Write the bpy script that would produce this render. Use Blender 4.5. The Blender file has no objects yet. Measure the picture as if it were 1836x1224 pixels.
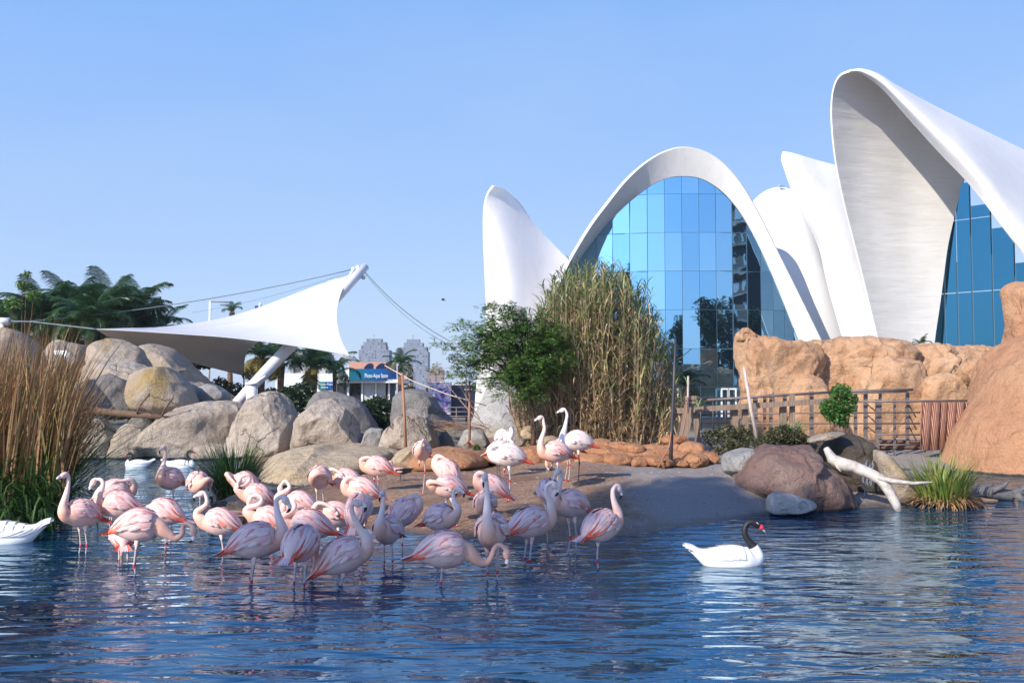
import bpy, math, random
import numpy as np
from mathutils import Vector, Matrix, noise as mnoise

sc = bpy.context.scene
col = sc.collection
R = math.radians

# ------------------------------------------------------------------ camera, sky, sun, exposure
FPX = 1785.0
CAM_H = 1.93
PITCH = math.atan(93.0 / FPX)
cam_d = bpy.data.cameras.new("camera")
cam = bpy.data.objects.new("camera", cam_d)
col.objects.link(cam)
cam.location = (0, 0, CAM_H)
cam.rotation_euler = (math.pi / 2 + PITCH, 0, 0)
cam_d.sensor_width = 36.0
cam_d.lens = 36.0 * FPX / 1836.0
cam_d.clip_start = 0.1
cam_d.clip_end = 6000
sc.camera = cam

SUN_EL = R(31)
SUN_AZ = math.atan2(-0.68, -0.73)          # compass angle of the sun (x, y), behind the camera on the left
sun_dir = Vector((math.sin(SUN_AZ) * math.cos(SUN_EL), math.cos(SUN_AZ) * math.cos(SUN_EL), math.sin(SUN_EL)))

world = bpy.data.worlds.new("World")
sc.world = world
world.use_nodes = True
wn = world.node_tree.nodes
wl = world.node_tree.links
bg = wn["Background"]
sky = wn.new("ShaderNodeTexSky")
sky.sky_type = 'NISHITA'
sky.sun_disc = False
sky.sun_elevation = SUN_EL
sky.sun_rotation = SUN_AZ
sky.altitude = 0
sky.air_density = 1.0
sky.dust_density = 0.35
sky.ozone_density = 2.2
# the clear cornflower blue of this sky: the physical sky blended with an even blue gradient by elevation
geo = wn.new("ShaderNodeTexCoord"); sep = wn.new("ShaderNodeSeparateXYZ")
wl.new(geo.outputs['Generated'], sep.inputs[0])
grd = wn.new("ShaderNodeValToRGB")
for e, (p_, c_) in zip([grd.color_ramp.elements[0], grd.color_ramp.elements.new(0.10), grd.color_ramp.elements.new(0.38), grd.color_ramp.elements.new(0.65), grd.color_ramp.elements[-1]],
                       [(0.0, (2.75, 3.60, 5.2)), (0.10, (2.50, 3.55, 5.6)), (0.38, (1.45, 2.95, 6.0)), (0.65, (0.38, 1.35, 4.4)), (1.0, (0.12, 0.55, 2.6))]):
    e.position = p_; e.color = (*c_, 1)
wl.new(sep.outputs['Z'], grd.inputs[0])
mxs = wn.new("ShaderNodeMix"); mxs.data_type = 'RGBA'; mxs.inputs[0].default_value = 0.78
# the sky is brighter on the sun's side of the compass
dt = wn.new("ShaderNodeVectorMath"); dt.operation = 'DOT_PRODUCT'
dt.inputs[1].default_value = (math.sin(SUN_AZ), math.cos(SUN_AZ), 0.15)
wl.new(geo.outputs['Generated'], dt.inputs[0])
mr = wn.new("ShaderNodeMapRange"); mr.inputs['From Min'].default_value = -1; mr.inputs['From Max'].default_value = 1
mr.inputs['To Min'].default_value = 0.0; mr.inputs['To Max'].default_value = 1.0
wl.new(dt.outputs['Value'], mr.inputs['Value'])
azr = wn.new("ShaderNodeValToRGB"); ae = azr.color_ramp.elements
for e, (p_, v_) in zip([ae[0], ae.new(0.35), ae.new(0.62), ae.new(0.82), ae.new(0.93), ae[-1]], [(0.0, 0.30), (0.35, 0.325), (0.62, 0.33), (0.82, 0.46), (0.93, 0.72), (1.0, 0.98)]):
    e.position = p_; e.color = (v_, v_, v_, 1)
wl.new(mr.outputs[0], azr.inputs[0])
am = wn.new("ShaderNodeMath"); am.operation = 'MULTIPLY'; am.inputs[1].default_value = 3.0
wl.new(azr.outputs[0], am.inputs[0])
scl = wn.new("ShaderNodeVectorMath"); scl.operation = 'SCALE'
# faint high veils of cloud
cn = wn.new("ShaderNodeTexNoise"); cn.inputs['Scale'].default_value = 1.6; cn.inputs['Detail'].default_value = 5; cn.inputs['Roughness'].default_value = 0.55
cm = wn.new("ShaderNodeMapping"); cm.inputs['Scale'].default_value = (1, 1, 2.6); cm.inputs['Location'].default_value = (3.1, 0.4, 0)
wl.new(geo.outputs['Generated'], cm.inputs[0]); wl.new(cm.outputs[0], cn.inputs['Vector'])
cr_ = wn.new("ShaderNodeMapRange"); cr_.inputs['From Min'].default_value = 0.45; cr_.inputs['From Max'].default_value = 0.75; cr_.inputs['To Max'].default_value = 0.30
wl.new(cn.outputs['Fac'], cr_.inputs['Value'])
cx_ = wn.new("ShaderNodeMix"); cx_.data_type = 'RGBA'; cx_.inputs[7].default_value = (3.6, 4.4, 5.6, 1)
wl.new(cr_.outputs[0], cx_.inputs[0]); wl.new(grd.outputs[0], cx_.inputs[6])
wl.new(am.outputs[0], scl.inputs['Scale'])
wl.new(cx_.outputs[2], scl.inputs[0]); wl.new(sky.outputs[0], mxs.inputs[6]); wl.new(scl.outputs[0], mxs.inputs[7])
wl.new(mxs.outputs[2], bg.inputs['Color'])
bg.inputs['Strength'].default_value = 0.142

sun_d = bpy.data.lights.new("sun", 'SUN')
sun_d.energy = 5.0
sun_d.angle = R(0.5)
sun_d.color = (1.0, 0.90, 0.77)
sun = bpy.data.objects.new("sun", sun_d)
col.objects.link(sun)
sun.rotation_euler = (-sun_dir).to_track_quat('-Z', 'Y').to_euler()

sc.view_settings.view_transform = 'Standard'
sc.view_settings.look = 'None'
sc.view_settings.gamma = 1
sc.view_settings.use_curve_mapping = False
sc.view_settings.exposure = 0.36
sc.cycles.use_denoising = True
sc.cycles.max_bounces = 8
sc.cycles.transparent_max_bounces = 8

# ------------------------------------------------------------------ pixel -> world helpers
cP, sP = math.cos(PITCH), math.sin(PITCH)


def ray(px, py):
    u = (px - 918.0) / FPX
    v = (612.0 - py) / FPX
    return Vector((u, cP - v * sP, sP + v * cP))


def at(px, py, Y):
    d = ray(px, py)
    t = Y / d.y
    return Vector((d.x * t, Y, CAM_H + d.z * t))


def gr(px, py, z=0.0):
    d = ray(px, py)
    t = (z - CAM_H) / d.z
    return Vector((d.x * t, d.y * t, z))


# ------------------------------------------------------------------ tagging
def tag(o, label=None, cat=None, group=None, kind=None):
    if label: o['label'] = label
    if cat: o['category'] = cat
    if group: o['group'] = group
    if kind: o['kind'] = kind
    return o


def empty(name, loc=(0, 0, 0), label=None, cat=None, group=None, rz=0.0):
    o = bpy.data.objects.new(name, None)
    o.empty_display_size = 0.2
    o.location = loc
    o.rotation_euler = (0, 0, rz)
    col.objects.link(o)
    return tag(o, label, cat, group)


def sm(x):
    x = min(1.0, max(0.0, x))
    return x * x * (3 - 2 * x)


def catmull(pts, n):
    """pts: list of tuples (any length) -> resampled list of n points"""
    P = [np.array(p, float) for p in pts]
    P = [2 * P[0] - P[1]] + P + [2 * P[-1] - P[-2]]
    m = len(P) - 3
    out = []
    for i in range(n):
        t = i / (n - 1) * m
        k = min(int(t), m - 1)
        f = t - k
        a, b, c, d = P[k:k + 4]
        out.append(0.5 * ((2 * b) + (c - a) * f + (2 * a - 5 * b + 4 * c - d) * f * f + (-a + 3 * b - 3 * c + d) * f ** 3))
    return out


class MB:
    def __init__(s):
        s.v = []; s.f = []; s.m = []

    def add(s, vs, fs, mi=0):
        o = len(s.v)
        s.v += [tuple(p) for p in vs]
        for f in fs:
            s.f.append(tuple(i + o for i in f))
            s.m.append(mi)
        return o

    def box(s, c, sx, sy, sz, rz=0, mi=0, rot=None):
        M = rot if rot is not None else Matrix.Rotation(rz, 3, 'Z')
        vs = []
        for z in (-1, 1):
            for x, y in ((-1, -1), (1, -1), (1, 1), (-1, 1)):
                vs.append(Vector(c) + M @ Vector((x * sx / 2, y * sy / 2, z * sz / 2)))
        s.add(vs, [(3, 2, 1, 0), (4, 5, 6, 7), (0, 1, 5, 4), (1, 2, 6, 5), (2, 3, 7, 6), (3, 0, 4, 7)], mi)

    def beam(s, a, b, w, h, mi=0):
        a, b = Vector(a), Vector(b)
        d = (b - a)
        q = d.to_track_quat('X', 'Z').to_matrix()
        s.box((a + b) / 2, d.length, w, h, mi=mi, rot=q)

    def tube(s, pts, rad, n=8, mi=0, cap=True, mis=None, flat=None):
        """pts list of Vectors, rad float or list; rad item may be (ru, rv)"""
        P = [Vector(p) for p in pts]
        k = len(P)
        if not isinstance(rad, (list, tuple)): rad = [rad] * k
        T = []
        for i in range(k):
            d = P[min(i + 1, k - 1)] - P[max(i - 1, 0)]
            T.append(d.normalized() if d.length > 1e-9 else Vector((0, 0, 1)))
        ref = Vector((0, 1, 0)) if flat == 'y' else (Vector((0, 0, 1)) if abs(T[0].z) < 0.9 else Vector((0, 1, 0)))
        N = (ref - T[0] * ref.dot(T[0])).normalized()
        o = len(s.v)
        for i in range(k):
            N = (N - T[i] * N.dot(T[i]))
            N = N.normalized() if N.length > 1e-6 else T[i].orthogonal().normalized()
            B = T[i].cross(N)
            r = rad[i]
            ru, rv = r if isinstance(r, (tuple, list)) else (r, r)
            for j in range(n):
                a = 2 * math.pi * j / n
                s.v.append(tuple(P[i] + N * (math.cos(a) * ru) + B * (math.sin(a) * rv)))
        for i in range(k - 1):
            m = mis[i] if mis else mi
            for j in range(n):
                a = o + i * n + j; b = o + i * n + (j + 1) % n
                s.f.append((a, b, b + n, a + n)); s.m.append(m)
        if cap:
            s.f.append(tuple(o + j for j in reversed(range(n)))); s.m.append(mis[0] if mis else mi)
            s.f.append(tuple(o + (k - 1) * n + j for j in range(n))); s.m.append(mis[-1] if mis else mi)

    def ribbon(s, pts, w, side, mi=0, tip=0.05, base=0.6):
        """flat leaf along pts; side = vector across; pointed tip"""
        k = len(pts)
        o = len(s.v)
        for i, p in enumerate(pts):
            t = i / (k - 1)
            ww = w * (base + (1 - base) * min(1, t / 0.35)) * (1 - max(0, (t - 0.35) / 0.65) ** 1.6 * (1 - tip)) * 0.5
            p = Vector(p)
            s.v.append(tuple(p - side * ww)); s.v.append(tuple(p + side * ww))
        for i in range(k - 1):
            a = o + 2 * i
            s.f.append((a, a + 1, a + 3, a + 2)); s.m.append(mi)

    def build(s, name, mats, parent=None, smooth=True, loc=None):
        me = bpy.data.meshes.new(name)
        me.from_pydata(s.v, [], s.f)
        if not isinstance(mats, (list, tuple)): mats = [mats]
        for m in mats: me.materials.append(m)
        if len(mats) > 1:
            me.polygons.foreach_set('material_index', s.m)
        if smooth:
            me.polygons.foreach_set('use_smooth', [True] * len(me.polygons))
        me.update()
        o = bpy.data.objects.new(name, me)
        col.objects.link(o)
        if parent: o.parent = parent
        if loc is not None: o.location = loc
        return o


def inst(name, me, parent=None, loc=(0, 0, 0), rot=(0, 0, 0), scale=(1, 1, 1)):
    o = bpy.data.objects.new(name, me)
    o.location = loc; o.rotation_euler = rot; o.scale = scale
    col.objects.link(o)
    if parent: o.parent = parent
    return o


# ------------------------------------------------------------------ materials
class NT:
    def __init__(s, name):
        s.mat = bpy.data.materials.new(name)
        s.mat.use_nodes = True
        s.t = s.mat.node_tree
        s.n = s.t.nodes; s.l = s.t.links
        s.b = s.n['Principled BSDF']
        s._pos = None

    def node(s, typ, **kw):
        n = s.n.new(typ)
        for k, v in kw.items(): setattr(n, k, v)
        return n

    def pos(s):
        if s._pos is None:
            g = s.node('ShaderNodeNewGeometry')
            s._pos = g.outputs['Position']
        return s._pos

    def mapped(s, scale=(1, 1, 1), rot=(0, 0, 0), src=None):
        m = s.node('ShaderNodeMapping')
        m.inputs['Scale'].default_value = scale
        m.inputs['Rotation'].default_value = rot
        s.l.new(src or s.pos(), m.inputs['Vector'])
        return m.outputs[0]

    def noise(s, scale, detail=4, rough=0.55, vec=None, dist=0.0):
        n = s.node('ShaderNodeTexNoise')
        n.inputs['Scale'].default_value = scale
        n.inputs['Detail'].default_value = detail
        n.inputs['Roughness'].default_value = rough
        n.inputs['Distortion'].default_value = dist
        s.l.new(vec or s.pos(), n.inputs['Vector'])
        return n.outputs['Fac']

    def ramp(s, fac, stops, interp='LINEAR'):
        r = s.node('ShaderNodeValToRGB')
        r.color_ramp.interpolation = interp
        el = r.color_ramp.elements
        while len(el) < len(stops): el.new(0.5)
        for e, (p, c) in zip(el, stops):
            e.position = p
            e.color = (*c, 1) if len(c) == 3 else c
        s.l.new(fac, r.inputs[0])
        return r.outputs[0]

    def mix(s, fac, a, b, blend='MIX'):
        m = s.node('ShaderNodeMix', data_type='RGBA', blend_type=blend)
        for sock, val in ((m.inputs[0], fac), (m.inputs[6], a), (m.inputs[7], b)):
            if isinstance(val, (int, float)): sock.default_value = val
            elif isinstance(val, tuple): sock.default_value = (*val, 1)
            else: s.l.new(val, sock)
        return m.outputs[2]

    def math(s, op, a, b=0.0, clamp=False):
        m = s.node('ShaderNodeMath', operation=op, use_clamp=clamp)
        for sock, val in ((m.inputs[0], a), (m.inputs[1], b)):
            if isinstance(val, (int, float)): sock.default_value = val
            else: s.l.new(val, sock)
        return m.outputs[0]

    def bump(s, h, dist=0.02, strength=1.0, prev=None):
        b = s.node('ShaderNodeBump')
        b.inputs['Distance'].default_value = dist
        b.inputs['Strength'].default_value = strength
        s.l.new(h, b.inputs['Height'])
        if prev is not None: s.l.new(prev, b.inputs['Normal'])
        return b.outputs[0]

    def out(s, color=None, rough=None, normal=None, **kw):
        if color is not None:
            if isinstance(color, tuple): s.b.inputs['Base Color'].default_value = (*color, 1)
            else: s.l.new(color, s.b.inputs['Base Color'])
        if rough is not None:
            if isinstance(rough, (int, float)): s.b.inputs['Roughness'].default_value = rough
            else: s.l.new(rough, s.b.inputs['Roughness'])
        if normal is not None: s.l.new(normal, s.b.inputs['Normal'])
        for k, v in kw.items():
            s.b.inputs[k.replace('_', ' ')].default_value = v
        return s.mat


def rock_mat(name, c1, c2, c3, stain=(0.08, 0.06, 0.05), scale=1.0, crack=0.5, moss=None, wet=False):
    t = NT(name)
    n1 = t.noise(0.9 * scale, 6, 0.6)
    c = t.ramp(n1, [(0.3, c1), (0.5, c2), (0.72, c3)])
    n2 = t.noise(5 * scale, 5, 0.65, vec=t.mapped((1, 1, 0.35)))
    c = t.mix(t.math('MULTIPLY', t.ramp(n2, [(0.5, (0, 0, 0)), (0.75, (1, 1, 1))]), 0.5), c, stain)
    n4 = t.noise(22 * scale, 4, 0.7)
    c = t.mix(t.math('MULTIPLY', t.ramp(n4, [(0.35, (1, 1, 1)), (0.55, (0, 0, 0))]), 0.28), c, tuple(x * 0.45 for x in c2))
    # cracks
    vo = t.node('ShaderNodeTexVoronoi', feature='DISTANCE_TO_EDGE')
    vo.inputs['Scale'].default_value = 0.75 * scale
    nz = t.node('ShaderNodeTexNoise'); nz.inputs['Scale'].default_value = 1.6; nz.inputs['Detail'].default_value = 5
    t.l.new(t.pos(), nz.inputs['Vector'])
    ad = t.node('ShaderNodeVectorMath', operation='MULTIPLY_ADD')
    t.l.new(nz.outputs['Color'], ad.inputs[0]); ad.inputs[1].default_value = (1.1, 1.1, 1.1)
    t.l.new(t.pos(), ad.inputs[2])
    t.l.new(ad.outputs[0], vo.inputs['Vector'])
    msk = t.ramp(t.noise(0.7, 3), [(0.5, (0, 0, 0)), (0.62, (1, 1, 1))])
    line = t.ramp(vo.outputs['Distance'], [(0.0, (1, 1, 1)), (0.022, (0, 0, 0))])
    crk = t.math('MULTIPLY', line, msk)
    c = t.mix(t.math('MULTIPLY', crk, crack), c, (0.05, 0.035, 0.028))
    gr_ = t.noise(1.0, 6, 0.6, vec=t.mapped((2.2 * scale, 2.2 * scale, 14 * scale), (R(14), R(10), 0)))
    c = t.mix(t.math('MULTIPLY', t.ramp(gr_, [(0.56, (0, 0, 0)), (0.66, (1, 1, 1))]), 0.22), c, tuple(x * 0.4 for x in c1))
    if moss:
        mo = t.ramp(t.noise(0.55, 5, 0.6), [(0.52, (0, 0, 0)), (0.66, (1, 1, 1))])
        c = t.mix(t.math('MULTIPLY', mo, 0.8), c, moss)
    # dark water line just above the pond
    sp = t.node('ShaderNodeSeparateXYZ'); t.l.new(t.pos(), sp.inputs[0])
    zz = t.math('ADD', sp.outputs['Z'], t.math('MULTIPLY', t.noise(3, 3), 0.08))
    c = t.mix(t.ramp(zz, [(0.065, (1, 1, 1)), (0.10, (0, 0, 0))]), c, (0.035, 0.032, 0.025))
    n3 = t.noise(3.5 * scale, 8, 0.62)
    n5 = t.noise(28 * scale, 5, 0.7)
    h = t.math('ADD', n3, t.math('MULTIPLY', n5, 0.16))
    h = t.math('SUBTRACT', h, t.math('MULTIPLY', crk, 0.35))
    return t.out(c, 0.35 if wet else 0.88, t.bump(h, 0.16, 1.0))


def plain(name, c, rough=0.6, var=0.12, scale=3, bump=0.0, bscale=20, **kw):
    t = NT(name)
    n = t.noise(scale, 5, 0.6)
    cc = t.ramp(n, [(0.3, tuple(x * (1 - var) for x in c)), (0.7, tuple(min(1, x * (1 + var)) for x in c))])
    nm = t.bump(t.noise(bscale, 5, 0.6), bump) if bump else None
    return t.out(cc, rough, nm, **kw)


def leaf_mat(name, cols, rough=0.55, trans=0.25):
    """colour varies per leaf island"""
    t = NT(name)
    g = t.node('ShaderNodeNewGeometry')
    st = [(i / max(1, len(cols) - 1), c) for i, c in enumerate(cols)]
    c = t.ramp(g.outputs['Random Per Island'], st)
    c = t.mix(0.22, c, t.mix(t.noise(1.3, 3), c, tuple(x * 0.45 for x in cols[0])))
    t.out(c, rough)
    tr = t.node('ShaderNodeBsdfTranslucent')
    t.l.new(c, tr.inputs['Color'])
    mx = t.node('ShaderNodeMixShader'); mx.inputs[0].default_value = trans
    t.l.new(t.b.outputs[0], mx.inputs[1]); t.l.new(tr.outputs[0], mx.inputs[2])
    t.l.new(mx.outputs[0], t.n['Material Output'].inputs['Surface'])
    return t.mat


M = {}
M['boulder'] = rock_mat('boulder_stone', (0.38, 0.30, 0.225), (0.49, 0.405, 0.315), (0.57, 0.50, 0.42), crack=0.9)
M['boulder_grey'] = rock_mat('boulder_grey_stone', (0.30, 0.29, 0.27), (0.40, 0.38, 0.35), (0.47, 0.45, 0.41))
M['boulder_dark_and_shaded'] = rock_mat('dark_and_shaded_boulder_stone', (0.17, 0.16, 0.15), (0.24, 0.225, 0.205), (0.30, 0.28, 0.255))  # dark stone; on the shaded boulders the shade is in this colour
M['boulder_lichen'] = rock_mat('boulder_lichen_stone', (0.37, 0.29, 0.22), (0.46, 0.37, 0.28), (0.50, 0.43, 0.34), moss=(0.36, 0.24, 0.06))
M['sandstone'] = rock_mat('orange_sandstone', (0.44, 0.235, 0.125), (0.55, 0.325, 0.18), (0.61, 0.41, 0.255), stain=(0.32, 0.13, 0.055), scale=0.8, crack=0.85)
M['cliff'] = rock_mat('orange_cliff', (0.42, 0.20, 0.10), (0.50, 0.26, 0.135), (0.54, 0.31, 0.165), stain=(0.34, 0.16, 0.07), scale=0.7, crack=0.25)
M['terracotta'] = rock_mat('terracotta_stone', (0.40, 0.17, 0.075), (0.53, 0.25, 0.115), (0.58, 0.31, 0.16), stain=(0.3, 0.11, 0.05), scale=1.3)
M['purple'] = rock_mat('reddish_brown_stone', (0.15, 0.085, 0.065), (0.215, 0.125, 0.097), (0.27, 0.19, 0.155), scale=0.9)
M['mossrock'] = rock_mat('mossy_wet_stone', (0.035, 0.03, 0.02), (0.085, 0.065, 0.045), (0.20, 0.16, 0.12), moss=(0.04, 0.045, 0.015), wet=False)
M['shelf'] = rock_mat('sand_coloured_stone', (0.46, 0.335, 0.20), (0.56, 0.43, 0.275), (0.60, 0.49, 0.33), crack=0.4)
M['wetrock'] = rock_mat('wet_dark_stone', (0.05, 0.045, 0.04), (0.09, 0.075, 0.06), (0.14, 0.12, 0.10), wet=True)
def shell_mat():
    t = NT('white_shell_concrete')
    n = t.noise(0.5, 5, 0.6); st_ = t.noise(1.0, 5, 0.7, vec=t.mapped((2.2, 2.2, 0.12)))
    c = t.ramp(n, [(0.3, (0.70, 0.69, 0.67)), (0.7, (0.75, 0.74, 0.72))])
    c = t.mix(t.math('MULTIPLY', t.ramp(st_, [(0.52, (0, 0, 0)), (0.75, (1, 1, 1))]), 0.3), c, (0.52, 0.50, 0.47))
    return t.out(c, 0.7, t.bump(t.noise(3.0, 6, 0.65), 0.012))


M['white_shell'] = shell_mat()
M['_unused'] = plain('white_shell_concrete', (0.70, 0.69, 0.67), 0.7, 0.035, 0.5, 0.006, 6)
M['white_metal'] = plain('white_metal', (0.78, 0.78, 0.78), 0.35, 0.03)
M['grey_metal'] = plain('grey_metal', (0.15, 0.12, 0.11), 0.5, 0.3, 6, 0.002)
M['dark_metal'] = plain('dark_metal', (0.04, 0.04, 0.045), 0.45, 0.2)
M['wood'] = None
M['bark'] = plain('bark_brown', (0.17, 0.10, 0.065), 0.9, 0.35, 6, 0.02, 30)
M['dead_white'] = None


def wood(name, c, gs=(30, 30, 2), rough=0.85):
    t = NT(name)
    tc = t.node('ShaderNodeTexCoord')
    v = t.mapped(gs, src=tc.outputs['Object'])
    n = t.noise(1.0, 6, 0.65, vec=v)
    cc = t.ramp(n, [(0.3, tuple(x * 0.5 for x in c)), (0.5, c), (0.75, tuple(min(1, x * 1.3) for x in c))])
    return t.out(cc, rough, t.bump(n, 0.01))


M['wood'] = wood('weathered_wood', (0.25, 0.18, 0.13))
M['wood_brown'] = wood('brown_wood', (0.20, 0.105, 0.06))
M['dead_white'] = wood('bleached_driftwood', (0.47, 0.42, 0.37), (7, 7, 7))
M['dead_grey'] = wood('grey_dead_wood', (0.13, 0.12, 0.12), (9, 9, 9))
M['stick'] = wood('reddish_stick', (0.36, 0.17, 0.10))
M['stick_pale'] = wood('pale_pole', (0.52, 0.43, 0.38))

# glass
def glass_mat(name, tint, body, mixf=0.8):
    t = NT(name)
    g = t.node('ShaderNodeBsdfGlossy'); g.inputs['Color'].default_value = (*tint, 1); g.inputs['Roughness'].default_value = 0.015
    t.l.new(t.bump(t.noise(0.8, 2), 0.004), g.inputs['Normal'])
    t.out(body, 0.1)
    mx = t.node('ShaderNodeMixShader'); mx.inputs[0].default_value = mixf
    t.l.new(t.b.outputs[0], mx.inputs[1]); t.l.new(g.outputs[0], mx.inputs[2])
    t.l.new(mx.outputs[0], t.n['Material Output'].inputs['Surface'])
    return t.mat
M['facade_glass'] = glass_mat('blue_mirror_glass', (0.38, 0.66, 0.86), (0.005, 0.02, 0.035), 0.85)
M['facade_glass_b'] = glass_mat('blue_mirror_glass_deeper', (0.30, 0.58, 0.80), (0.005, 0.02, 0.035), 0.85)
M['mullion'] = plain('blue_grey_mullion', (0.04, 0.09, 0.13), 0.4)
M['facade_glass_dark_refl'] = glass_mat('blue_mirror_glass_dark_refl', (0.040, 0.17, 0.25), (0.004, 0.02, 0.035), 0.85)  # the large vault's dark reflections are put into this glass tint
M['shop_glass'] = glass_mat('shop_glass', (0.8, 0.85, 0.88), (0.03, 0.04, 0.05), 0.35)

# board-marked inner face of the large shell
t = NT('board_marked_white')
w = t.node('ShaderNodeTexWave', wave_type='BANDS', bands_direction='Z', wave_profile='SAW')
w.inputs['Scale'].default_value = 1.3; w.inputs['Distortion'].default_value = 1.0; w.inputs['Detail'].default_value = 2; w.inputs['Detail Scale'].default_value = 0.5
t.l.new(t.mapped((0.12, 0.12, 1.0), (0, R(5), 0)), w.inputs['Vector'])
msk = t.noise(1.1, 3, vec=t.mapped((0.5, 0.5, 3)))
hgt = t.math('MULTIPLY', w.outputs['Fac'], t.ramp(msk, [(0.35, (0.1, 0.1, 0.1)), (0.6, (1, 1, 1))]))
t.out(t.ramp(t.noise(0.7, 5), [(0.3, (0.72, 0.70, 0.67)), (0.7, (0.80, 0.785, 0.76))]), 0.75, t.bump(hgt, 0.016, 0.8))
M['board'] = t.mat

# membrane
t = NT('white_membrane')
c = t.ramp(t.noise(0.8, 3), [(0.3, (0.60, 0.60, 0.605)), (0.7, (0.65, 0.65, 0.655))])
t.out(c, 0.5)
tr = t.node('ShaderNodeBsdfTranslucent'); tr.inputs['Color'].default_value = (0.7, 0.68, 0.66, 1)
mx = t.node('ShaderNodeMixShader'); mx.inputs[0].default_value = 0.06
t.l.new(t.b.outputs[0], mx.inputs[1]); t.l.new(tr.outputs[0], mx.inputs[2]); t.l.new(mx.outputs[0], t.n['Material Output'].inputs['Surface'])
M['membrane'] = t.mat

# water
t = NT('pond_water')
tc = t.pos()
n1 = t.noise(1.0, 1.4, 0.45, vec=t.mapped((1.7, 4.0, 1)), dist=0.45)
n2 = t.noise(1.0, 2, 0.5, vec=t.mapped((4.2, 9.5, 1), (0, 0, R(9))), dist=0.3)
n3 = t.noise(1.0, 2, 0.5, vec=t.mapped((0.35, 0.6, 1)))
h = t.math('ADD', t.math('MULTIPLY', n1, 0.062), t.math('MULTIPLY', n2, 0.011))
h = t.math('MULTIPLY', h, t.ramp(n3, [(0.32, (0.40, 0.40, 0.40)), (0.62, (1.0, 1.0, 1.0))]))
wnm = t.bump(h, 1.0, 1.0)
t.out((0.002, 0.034, 0.088), 0.5, wnm)
t.b.inputs['Specular IOR Level'].default_value = 0.0
gl_ = t.node('ShaderNodeBsdfGlossy'); gl_.inputs['Roughness'].default_value = 0.008; gl_.inputs['Color'].default_value = (0.74, 0.91, 1.0, 1)
fr_ = t.node('ShaderNodeFresnel'); fr_.inputs['IOR'].default_value = 1.75
t.l.new(wnm, gl_.inputs['Normal']); t.l.new(wnm, fr_.inputs['Normal'])
mx = t.node('ShaderNodeMixShader'); t.l.new(fr_.outputs[0], mx.inputs[0]); t.l.new(t.b.outputs[0], mx.inputs[1]); t.l.new(gl_.outputs[0], mx.inputs[2])
t.l.new(mx.outputs[0], t.n['Material Output'].inputs['Surface'])
M['water'] = t.mat

# mud / earth
t = NT('mud_bank')
n = t.noise(0.8, 6, 0.6)
c = t.ramp(n, [(0.3, (0.22, 0.12, 0.07)), (0.5, (0.36, 0.215, 0.13)), (0.7, (0.43, 0.285, 0.185))])
c = t.mix(t.ramp(t.noise(14, 5, 0.7), [(0.42, (0, 0, 0)), (0.62, (0.75, 0.75, 0.75))]), c, (0.13, 0.08, 0.05))
c = t.mix(t.ramp(t.noise(45, 3, 0.6), [(0.66, (0, 0, 0)), (0.74, (0.8, 0.8, 0.8))]), c, (0.50, 0.43, 0.36))
sp = t.node('ShaderNodeSeparateXYZ'); t.l.new(t.pos(), sp.inputs[0])
# greyer rock slab towards the right end of the bank, leafy soil farther back
c = t.mix(t.math('MULTIPLY', t.ramp(t.math('ADD', t.math('MULTIPLY', sp.outputs['X'], 0.25), t.math('MULTIPLY', n, 0.5)), [(0.62, (0, 0, 0)), (0.85, (1, 1, 1))]), 0.85), c, (0.29, 0.265, 0.245))
c = t.mix(t.ramp(t.math('MULTIPLY', sp.outputs['Y'], 0.01), [(0.34, (0, 0, 0)), (0.40, (1, 1, 1))]), c, (0.15, 0.135, 0.11))
zz = t.math('ADD', sp.outputs['Z'], t.math('MULTIPLY', t.noise(2.5, 4), 0.12))
wet = t.ramp(zz, [(0.075, (1, 1, 1)), (0.125, (0, 0, 0))])
c = t.mix(t.math('MULTIPLY', wet, 0.75), c, (0.07, 0.045, 0.03))
hh = t.math('ADD', t.noise(2.2, 6, 0.6), t.math('MULTIPLY', t.noise(20, 6, 0.8), 0.36))
M['mud'] = t.out(c, t.ramp(wet, [(0, (0.9, 0.9, 0.9)), (1, (0.35, 0.35, 0.35))]), t.bump(hh, 0.12, 0.9))

# foliage
M['straw'] = leaf_mat('dry_reed_leaves', [(0.40, 0.27, 0.13), (0.66, 0.49, 0.26), (0.54, 0.42, 0.22), (0.72, 0.60, 0.40)])
M['reed_green'] = leaf_mat('green_reed_leaves', [(0.13, 0.19, 0.05), (0.26, 0.32, 0.10), (0.20, 0.28, 0.12), (0.36, 0.37, 0.17)])
M['brownstalk'] = leaf_mat('brown_dead_stalks', [(0.18, 0.085, 0.035), (0.38, 0.20, 0.08), (0.50, 0.31, 0.14), (0.26, 0.13, 0.06), (0.20, 0.19, 0.05)], trans=0.1)
M['deepgreen'] = leaf_mat('deep_green_blades', [(0.02, 0.05, 0.012), (0.035, 0.085, 0.015), (0.05, 0.12, 0.02), (0.07, 0.15, 0.03)])
M['acacia'] = leaf_mat('feathery_green_leaves', [(0.05, 0.12, 0.016), (0.095, 0.20, 0.03), (0.15, 0.27, 0.055)])
M['palm'] = leaf_mat('palm_leaves', [(0.02, 0.06, 0.018), (0.04, 0.10, 0.028), (0.07, 0.14, 0.045)], rough=0.4)
M['palm_y'] = leaf_mat('yellowed_palm_leaves', [(0.16, 0.14, 0.03), (0.26, 0.20, 0.04), (0.10, 0.11, 0.03)])
M['shrub'] = leaf_mat('dark_shrub_leaves', [(0.012, 0.03, 0.01), (0.02, 0.05, 0.015), (0.035, 0.07, 0.02)])
M['olive'] = leaf_mat('olive_shrub_leaves', [(0.05, 0.06, 0.02), (0.08, 0.085, 0.03), (0.12, 0.12, 0.05)])
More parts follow.
